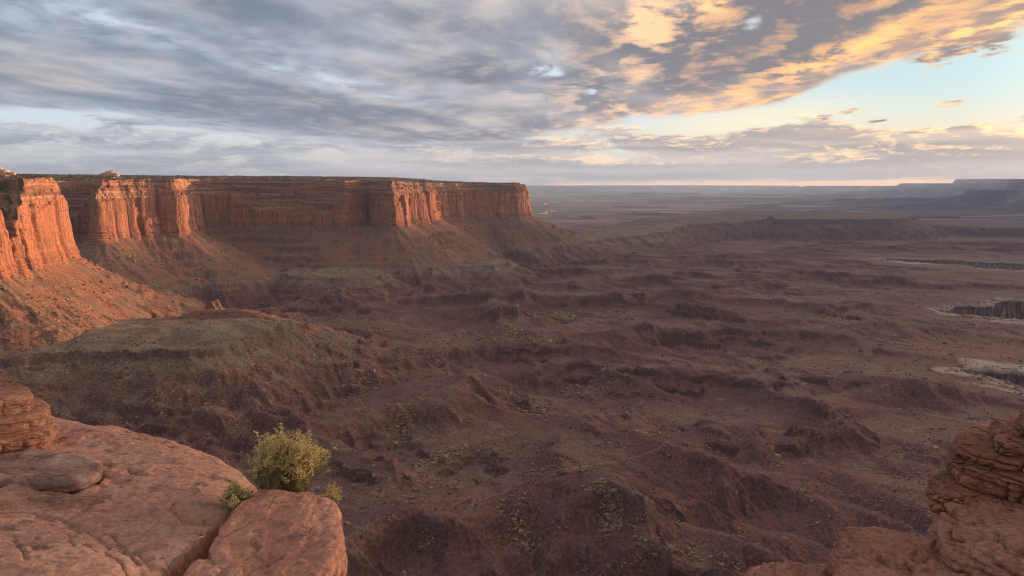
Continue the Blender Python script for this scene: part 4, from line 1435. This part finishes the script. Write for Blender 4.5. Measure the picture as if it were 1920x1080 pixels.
M_STEM = leaf_mat('green_stem', ((.30, .31, .11), (.38, .34, .14), (.46, .34, .18)), .15)
M_LEAF = leaf_mat('yellow_green_leaf', ((.37, .39, .085), (.49, .46, .12), (.58, .48, .17)), .3)
M_FLOW = leaf_mat('cream_flower', ((.78, .63, .27), (.84, .72, .38), (.68, .56, .28)), .3)
M_DRY = leaf_mat('dry_straw', ((.34, .25, .17), (.45, .35, .24), (.26, .19, .13)), .15)
M_GREYLEAF = leaf_mat('grey_green_leaf', ((.28, .29, .14), (.36, .35, .18), (.42, .37, .22)), .25)
M_WOOD = leaf_mat('weathered_wood', ((.24, .18, .14), (.30, .23, .18), (.2, .15, .12)), 0.0)


def tubes(paths, rad, sides=3):
    """paths (n, k, 3), rad (n, k) -> verts, quads"""
    n, k, _ = paths.shape
    t = np.gradient(paths, axis=1)
    t /= np.linalg.norm(t, axis=-1, keepdims=True) + 1e-9
    a = np.cross(t, np.array((.31, .87, .38)))
    a /= np.linalg.norm(a, axis=-1, keepdims=True) + 1e-9
    b = np.cross(t, a)
    th = np.arange(sides) * 2 * math.pi / sides
    V = paths[:, :, None] + rad[:, :, None, None] * (a[:, :, None] * np.cos(th)[None, None, :, None] + b[:, :, None] * np.sin(th)[None, None, :, None])
    f = grid_faces(k, sides, True)
    F = (f[None] + (k * sides) * np.arange(n)[:, None, None]).reshape(-1, 4)
    return V.reshape(-1, 3), F


def blades(p, d, L, w, q):
    """flat leaves: base p, direction d, length, width"""
    n = len(p)
    sd_ = np.cross(d, q.normal(0, 1, (n, 3)))
    sd_ /= np.linalg.norm(sd_, axis=1, keepdims=True) + 1e-9
    L = L[:, None]; w = w[:, None]
    V = np.stack([p - sd_ * w * .3, p + sd_ * w * .3, p + d * L * .55 + sd_ * w * .5, p + d * L, p + d * L * .55 - sd_ * w * .5], 1)
    V[:, 3] += np.array((0, 0, -.1)) * L
    i = 5 * np.arange(n)[:, None]
    V = V[:, [0, 2, 3, 4]]
    F = 4 * np.arange(n)[:, None] + np.arange(4)[None]
    return V.reshape(-1, 3), F


def bush(name, base, spread, height, n, seed, flowers, mats, lean=(0, 0), leaf=(.020, .044), density=8, label=None):
    q = np.random.default_rng(seed)
    root = bpy.data.objects.new(name, None); C.objects.link(root)
    root.location = base
    th = q.uniform(0, 2 * math.pi, n)
    rr = np.sqrt(q.random(n))
    nc_ = max(4, n // 22)
    ct = q.uniform(0, 2 * math.pi, nc_); cr = np.sqrt(q.random(nc_)) * .9
    ci = q.integers(0, nc_, n)
    hx = np.cos(ct[ci]) * cr[ci] + q.normal(0, .17, n); hy = np.sin(ct[ci]) * cr[ci] + q.normal(0, .17, n)
    rr = np.minimum(np.hypot(hx, hy), 1.25)
    vig = q.uniform(.72, 1.12, nc_)[ci]
    tip = np.stack([hx * spread[0] + lean[0], hy * spread[1] + lean[1], height * vig * (1 - .36 * rr ** 2.2) * q.uniform(.70, 1.04, n)], 1)
    b0 = np.stack([hx * spread[0] * .22, hy * spread[1] * .22, np.zeros(n)], 1) + q.normal(0, .008, (n, 3)) * (1, 1, .3)
    k = 9
    t = np.linspace(0, 1, k)[None, :, None]
    ctrl = b0 * .5 + tip * .5 + np.stack([-hx * spread[0] * .10 + q.normal(0, .012, n), -hy * spread[1] * .1 + q.normal(0, .012, n), height * .10 + 0 * hx], 1)
    path = b0[:, None] * (1 - t) ** 2 + 2 * ctrl[:, None] * t * (1 - t) + tip[:, None] * t ** 2
    path += q.normal(0, .0025, path.shape) * t
    rad = np.linspace(.0024, .0010, k)[None].repeat(n, 0) * q.uniform(.8, 1.3, (n, 1))
    # twigs branching from the upper stems
    m = n * 4
    si = q.integers(0, n, m); sk = q.integers(4, k - 1, m)
    p0 = path[si, sk]
    dd = path[si, sk + 1] - p0
    dd /= np.linalg.norm(dd, axis=1, keepdims=True)
    dd = dd + q.normal(0, .16, (m, 3)) + np.array((0, 0, .28)); dd /= np.linalg.norm(dd, axis=1, keepdims=True)
    tl = q.uniform(.03, .075, m) * height / .36
    tt = np.linspace(0, 1, 4)[None, :, None]
    tw = p0[:, None] + dd[:, None] * tl[:, None, None] * tt + np.array((0, 0, .010)) * tt ** 2
    V1, F1 = tubes(path, rad); V2, F2 = tubes(tw, np.full((m, 4), .0009))
    mesh_obj('stem', np.concatenate([V1, V2]), np.concatenate([F1, F2 + len(V1)]), mats[0], parent=root)['kind'] = 'stuff'
    # narrow leaves
    nl = n * density
    li = q.integers(0, n, nl); lk = q.uniform(3.2, k - 1.01, nl)
    i0 = lk.astype(int); fr = (lk - i0)[:, None]
    p = path[li, i0] * (1 - fr) + path[li, i0 + 1] * fr
    d = path[li, i0 + 1] - path[li, i0]; d /= np.linalg.norm(d, axis=1, keepdims=True)
    mt = nl // 2
    ti = q.integers(0, m, mt); tf = q.random(mt)[:, None]
    p = np.concatenate([p, tw[ti, 0] * (1 - tf) + tw[ti, 3] * tf]); d = np.concatenate([d, dd[ti]])
    d = d + q.normal(0, .20, d.shape); d /= np.linalg.norm(d, axis=1, keepdims=True)
    V, F = blades(p, d, q.uniform(*leaf, len(p)), q.uniform(.0016, .0030, len(p)), q)
    me = mesh_obj('leaf', V, F, mats[1], parent=root, smooth=False)
    me['kind'] = 'stuff'
    if flowers:
        tips = np.concatenate([path[:, -1], tw[:, -1][q.random(m) < flowers]])
        up = tips[:, 2] > height * .50
        tips = tips[up]
        kf = 11
        cpos = tips[:, None] + q.normal(0, 1, (len(tips), kf, 3)) * np.array((.0075, .0075, .008))
        cpos = cpos.reshape(-1, 3)
        nf = len(cpos)
        d1 = q.normal(0, 1, (nf, 3)); d1 /= np.linalg.norm(d1, axis=1, keepdims=True)
        d2 = np.cross(d1, q.normal(0, 1, (nf, 3))); d2 /= np.linalg.norm(d2, axis=1, keepdims=True)
        e = q.uniform(.0020, .0040, (nf, 1))
        V = np.stack([cpos + d1 * e * 1.5, cpos + d2 * e, cpos - d1 * e * 1.5, cpos - d2 * e], 1).reshape(-1, 3)
        mesh_obj('flower', V, np.arange(nf * 4).reshape(-1, 4), mats[2], parent=root, smooth=False)['kind'] = 'stuff'
    tag(root, label, 'bush')
    return root


bb = at(552, 938, 3.78)
bush('flowering_bush', bb, (.235, .20), .38, 330, 901, .70, (M_STEM, M_LEAF, M_FLOW), lean=(-.005, 0), label='yellow-green bush with cream flower heads growing at the lip behind the boulder')
sb = at(440, 962, 3.50)
bush('small_bush', sb, (.085, .07), .135, 120, 902, .25, (M_STEM, M_GREYLEAF, M_FLOW), leaf=(.010, .02), density=18, label='small pale grey-green tuft in the crack left of the flowering bush')
gb = at(505, 925, 3.66)
bush('leafy_tuft', gb, (.14, .09), .13, 110, 903, 0, (M_STEM, M_GREYLEAF, M_FLOW), leaf=(.014, .028), density=20, label='low grey-green tuft at the foot of the flowering bush, on its left side')
rb = at(607, 960, 3.62)
bush('sprig', rb, (.045, .03), .15, 8, 904, .6, (M_DRY, M_LEAF, M_FLOW), lean=(.05, 0), density=14, label='thin sprig standing apart at the right side of the flowering bush')


def build_dry_grass():
    q = np.random.default_rng(905)
    line = np.array([gp(300, 1075, -1.80), gp(330, 1035, -1.76), gp(370, 1000, -1.72), gp(420, 968, -1.68), gp(470, 945, -1.66), gp(520, 935, -1.66), gp(590, 945, -1.68)])
    zz = np.array([-1.76, -1.73, -1.70, -1.66, -1.64, -1.65, -1.69])
    n = 520
    t = q.random(n) ** .8 * (len(line) - 1.001)
    i = t.astype(int); f = (t - i)
    p = np.stack([line[i, 0] * (1 - f) + line[i + 1, 0] * f, line[i, 1] * (1 - f) + line[i + 1, 1] * f, zz[i] * (1 - f) + zz[i + 1] * f], 1)
    p += q.normal(0, 1, (n, 3)) * np.array((.035, .035, .012))
    d = q.normal(0, 1, (n, 3)) * np.array((1, 1, .30)) + np.array((.1, .35, .18)); d /= np.linalg.norm(d, axis=1, keepdims=True)
    L = q.uniform(.04, .14, n)[:, None, None]
    s_ = np.linspace(0, 1, 6)[None, :, None]
    path = p[:, None] + d[:, None] * L * s_ + q.normal(0, .12, (n, 1, 3)) * L * s_ ** 2
    V, F = tubes(path, np.linspace(.0018, .0007, 6)[None].repeat(n, 0))
    tag(mesh_obj('dry_grass', V, F, M_DRY), kind='stuff')
    # short litter under the plate
    n = 160
    p = np.array([(*gp(x, y, -1.63), -1.628) for x, y in zip(q.uniform(0, 190, n), q.normal(934, 3, n))])
    d = q.normal(0, 1, (n, 3)) * np.array((1, .5, .12)); d /= np.linalg.norm(d, axis=1, keepdims=True)
    path = p[:, None] + d[:, None] * q.uniform(.02, .07, n)[:, None, None] * s_
    V, F = tubes(path, np.full((n, 6), .0012))
    tag(mesh_obj('plant_litter', V, F, M_DRY), kind='stuff')


build_dry_grass()


def stick(pts, r0, r1, label):
    p = np.array(pts)
    t = np.linspace(0, len(p) - 1, 14)
    path = np.stack([np.interp(t, np.arange(len(p)), p[:, k]) for k in range(3)], 1)
    path += np.random.default_rng(int(r0 * 1e5)).normal(0, .004, path.shape)
    V, F = tubes(path[None], np.linspace(r0, r1, 14)[None], 7)
    tag(mesh_obj('stick', V, F, M_WOOD), label, 'stick')


stick([at(316, 1066, 2.98), at(344, 1038, 3.02), at(366, 1014, 3.10), at(384, 1000, 3.2)], .009, .004, 'grey weathered stick lying in the dark end of the ledge crack')
stick([at(448, 950, 3.46), at(462, 938, 3.5), at(472, 922, 3.55)], .006, .003, 'pale bare stick propped in the crack beside the small tuft')


# pale domes on the mesa top
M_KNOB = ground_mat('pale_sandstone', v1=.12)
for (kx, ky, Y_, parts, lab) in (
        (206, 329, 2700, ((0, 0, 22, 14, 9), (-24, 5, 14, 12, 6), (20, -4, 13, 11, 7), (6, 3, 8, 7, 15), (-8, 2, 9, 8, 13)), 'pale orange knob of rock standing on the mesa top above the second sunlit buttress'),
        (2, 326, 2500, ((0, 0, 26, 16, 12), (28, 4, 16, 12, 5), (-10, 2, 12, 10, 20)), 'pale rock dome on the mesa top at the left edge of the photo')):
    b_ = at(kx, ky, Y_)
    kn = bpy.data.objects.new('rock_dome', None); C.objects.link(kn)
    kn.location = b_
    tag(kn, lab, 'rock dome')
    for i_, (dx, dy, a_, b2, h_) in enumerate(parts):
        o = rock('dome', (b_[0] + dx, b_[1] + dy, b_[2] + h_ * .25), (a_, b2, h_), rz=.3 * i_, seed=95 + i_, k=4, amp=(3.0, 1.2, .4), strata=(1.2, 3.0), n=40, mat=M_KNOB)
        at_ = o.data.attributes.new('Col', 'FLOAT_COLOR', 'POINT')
        at_.data.foreach_set('color', np.tile(np.array((.68, .48, .34, 0), np.float32), len(o.data.vertices)))  # pale rock, colour raised to stand in for sun missing on its near side
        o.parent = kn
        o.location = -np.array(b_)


# ------------------------------------------------------------------ unseen ridge added to the west, shaped to shade valley and foreground
def build_sun_blocker():
    T0 = 14000.0
    sx, sy = math.sin(R(SUN_AZ)), math.cos(R(SUN_AZ))
    u = np.arange(-9000, 5600, 50.0)
    lev = np.interp(u, [-9000, -4000, 1180, 1420, 1800, 2150, 3150, 3500, 4200, 4700, 5100], [0, 30, 60, -320, -320, -185, -185, -215, -300, -330, -700])  # heights below which the added ridge keeps the sun out
    ref = np.interp(u, [1400, 1900, 2600, 3000, 4000], [250, 100, 1000, 1900, 2600])
    top = lev + (T0 - ref) * math.tan(R(SUN_EL)) + 14 * fbm(u / 400, u * 0, 3, 600)
    sec = [(-1900, -430), (-1000, None, .35), (-350, None, .62), (-90, None, .80), (0, None, 1.0), (500, None, 1.02), (1500, None, .98), (2200, -430)]
    rows = []
    for q in sec:
        t = T0 + q[0] + 120 * fbm(u / 700, u * 0 + q[0], 3, 605)
        z = np.full(u.shape, -430.0) if q[1] is not None else -430 + (top + 430) * q[2]
        rows.append(np.stack([t * sx - u * sy, t * sy + u * sx, z], 1))
    v = np.concatenate(rows)
    f = grid_faces(len(sec), len(u))
    o = mesh_obj('hills', v, f, M_GROUND, np.full((len(v), 3), .16) * np.array((1.2, .85, .7)))  # added sun blocker, stands outside the view
    tag(o, kind='structure')


build_sun_blocker()


# ------------------------------------------------------------------ fallen rock and scrub
def pick(mask, n, seed):
    i = np.flatnonzero(mask)
    return np.random.default_rng(seed).choice(i, min(n, len(i)), replace=False)


def inview(x, y):
    return np.abs(np.degrees(np.arctan2(x, y))) < 37.5


def build_rubble():
    q = np.random.default_rng(21)
    R_ = np.hypot(TX, TY)
    tal = inview(TX, TY) & (TDM > 3) & (TDT > 2) & (R_ > 850) & (R_ < 4300) & (TZ < -152)
    dens = fbm(TX / 90, TY / 90, 3, 700) + 0.5 * perlin(TX / 23, TY / 23, 702) + .25 * fbm(TX / 350, TY / 350, 2, 704)
    a = pick(tal & (TZ > -335) & (TS > .3) & (dens > -.05), 15000, 1)
    b = pick(inview(TX, TY) & (R_ > 620) & (R_ < 2600) & (TZ < -320) & (dens > .30), 9000, 2)
    # swarms of pale slabs that break off the ledges
    zq = np.random.default_rng(23)
    near = inview(TX, TY) & (R_ > 620) & (R_ < 2700) & (TZ < -310)
    for k_, (pp, nn) in enumerate(((((940, 715), (975, 722), (1050, 775), (1045, 800), (985, 790), (930, 745)), 620), (((960, 600), (1095, 582), (1110, 600), (1000, 625)), 420),
                                   (((845, 650), (960, 640), (1040, 672), (1000, 684), (880, 662)), 420), (((760, 895), (800, 870), (905, 842), (915, 856), (820, 890), (775, 910)), 420),
                                   (((1105, 1010), (1130, 1012), (1175, 1062), (1160, 1085), (1120, 1050)), 420), (((725, 805), (775, 800), (780, 825), (730, 835)), 200),
                                   (((1370, 985), (1390, 990), (1425, 1040), (1400, 1045)), 200), (((940, 1010), (1000, 1000), (1010, 1060), (950, 1070)), 260),
                                   (((1060, 720), (1160, 700), (1180, 716), (1080, 745)), 320), (((1150, 830), (1210, 840), (1240, 875), (1190, 870)), 260), (((560, 690), (640, 700), (640, 720), (560, 712)), 200),
                                   (((620, 770), (700, 745), (720, 760), (640, 790)), 220))):
        pl_ = gpoly(pp, -392)
        m_ = near.copy()
        m_[near] = sdf(TX[near], TY[near], pl_) + 16 * fbm(TX[near] / 30, TY[near] / 30, 3, 720 + k_) < 0
        b = np.concatenate([b, pick(m_, nn * 2, 40 + k_)])
    i = np.concatenate([a, b])
    n = len(i)
    size = np.clip(0.7 * (1 - q.random(n)) ** -0.45, .7, 4.2)
    size[:len(a)] *= 1.25
    size[len(a):] *= 1.9
    size *= np.clip(R_[i] / 1500, .6, 1.5)
    cube = np.array([(x, y, z) for z in (-1, 1) for y in (-1, 1) for x in (-1, 1)], float)
    V = cube[None] * q.uniform(.55, 1.15, (n, 8, 3)) * np.stack([q.uniform(.7, 1.3, n), q.uniform(.7, 1.3, n), q.uniform(.45, .9, n)], 1)[:, None]
    th = q.uniform(0, 6.28, n); c, s_ = np.cos(th)[:, None], np.sin(th)[:, None]
    x = V[..., 0] * c - V[..., 1] * s_; y = V[..., 0] * s_ + V[..., 1] * c
    V = np.stack([x, y, V[..., 2]], -1) * (size * .5)[:, None, None]
    V += np.stack([TX[i], TY[i], TZ[i] + size * .15], 1)[:, None]
    cf = np.array([(0, 2, 3, 1), (4, 5, 7, 6), (0, 1, 5, 4), (2, 6, 7, 3), (0, 4, 6, 2), (1, 3, 7, 5)])
    F = (cf[None] + 8 * np.arange(n)[:, None, None]).reshape(-1, 4)
    pal = np.array([(.36, .18, .115), (.42, .24, .16), (.25, .12, .085), (.46, .31, .21), (.38, .25, .18)])
    col = pal[q.integers(0, 5, n)] * q.uniform(.7, 1.15, (n, 1))
    col[len(a):] = np.array((.40, .285, .20)) * q.uniform(.6, 1.15, (n - len(a), 1))
    o = mesh_obj('rubble', V.reshape(-1, 3), F, M_GROUND, np.repeat(col, 8, 0), smooth=False)
    tag(o, kind='stuff')


def build_scrub():
    q = np.random.default_rng(22)
    R_ = np.hypot(TX, TY)
    dens = fbm(TX / 60, TY / 60, 3, 710)
    top = pick(inview(TX, TY) & (TDM < -44) & (R_ < 5200) & (dens > -.25), 9000, 3)
    tal = pick(inview(TX, TY) & (TDM > 5) & (TDT > 5) & (R_ > 650) & (R_ < 3600) & (TZ < -155) & (dens > .08), 9000, 4)
    i = np.concatenate([top, tal])
    n = len(i)
    size = np.where(np.arange(n) < len(top), q.uniform(1.8, 4.4, n), q.uniform(.9, 2.5, n) * np.clip(R_[i] / 1400, .6, 1.6))
    k = 9
    cen = q.normal(0, .36, (n, k, 3)) * np.array((1, 1, .7)) + np.array((0, 0, .45))
    d1 = q.normal(0, 1, (n, k, 3)); d1 /= np.linalg.norm(d1, axis=-1, keepdims=True)
    d2 = np.cross(d1, q.normal(0, 1, (n, k, 3))); d2 /= np.linalg.norm(d2, axis=-1, keepdims=True)
    e = .34
    V = np.stack([cen + e * d1, cen + e * d2, cen - e * d1, cen - e * d2], 2) * size[:, None, None, None]
    V += np.stack([TX[i], TY[i], TZ[i]], 1)[:, None, None]
    F = np.arange(n * k * 4).reshape(-1, 4)
    pal = np.array([(.045, .055, .028), (.06, .065, .035), (.085, .08, .045), (.035, .042, .024)])
    col = pal[q.integers(0, 4, n)]
    col[len(top):] = np.array((.085, .085, .05)) * q.uniform(.5, 1.3, (n - len(top), 1))
    o = mesh_obj('scrub', V.reshape(-1, 3), F, M_GROUND, np.repeat(col, 4 * k, 0), smooth=False)
    tag(o, kind='stuff')


build_rubble()
build_scrub()


# ------------------------------------------------------------------ air
def build_haze():
    z0, z1 = float(TZ.min()) - 3, 780.0
    s_ = 47000.0
    v = np.array([(x, y, z) for z in (z0, z1) for y in (-s_, s_) for x in (-s_, s_)])
    f = np.array([(0, 2, 3, 1), (4, 5, 7, 6), (0, 1, 5, 4), (2, 6, 7, 3), (0, 4, 6, 2), (1, 3, 7, 5)])
    m = bpy.data.materials.new('haze')
    m.use_nodes = True
    m.node_tree.nodes.clear()
    out = m.node_tree.nodes.new('ShaderNodeOutputMaterial')
    vo = m.node_tree.nodes.new('ShaderNodeVolumePrincipled')
    vo.inputs['Color'].default_value = (0.40, 0.62, 1.0, 1)
    vo.inputs['Density'].default_value = 2.7e-5
    vo.inputs['Anisotropy'].default_value = 0.2
    m.node_tree.links.new(vo.outputs[0], out.inputs['Volume'])
    o = mesh_obj('haze', v, f, m, smooth=False)
    tag(o, kind='stuff')


build_haze()
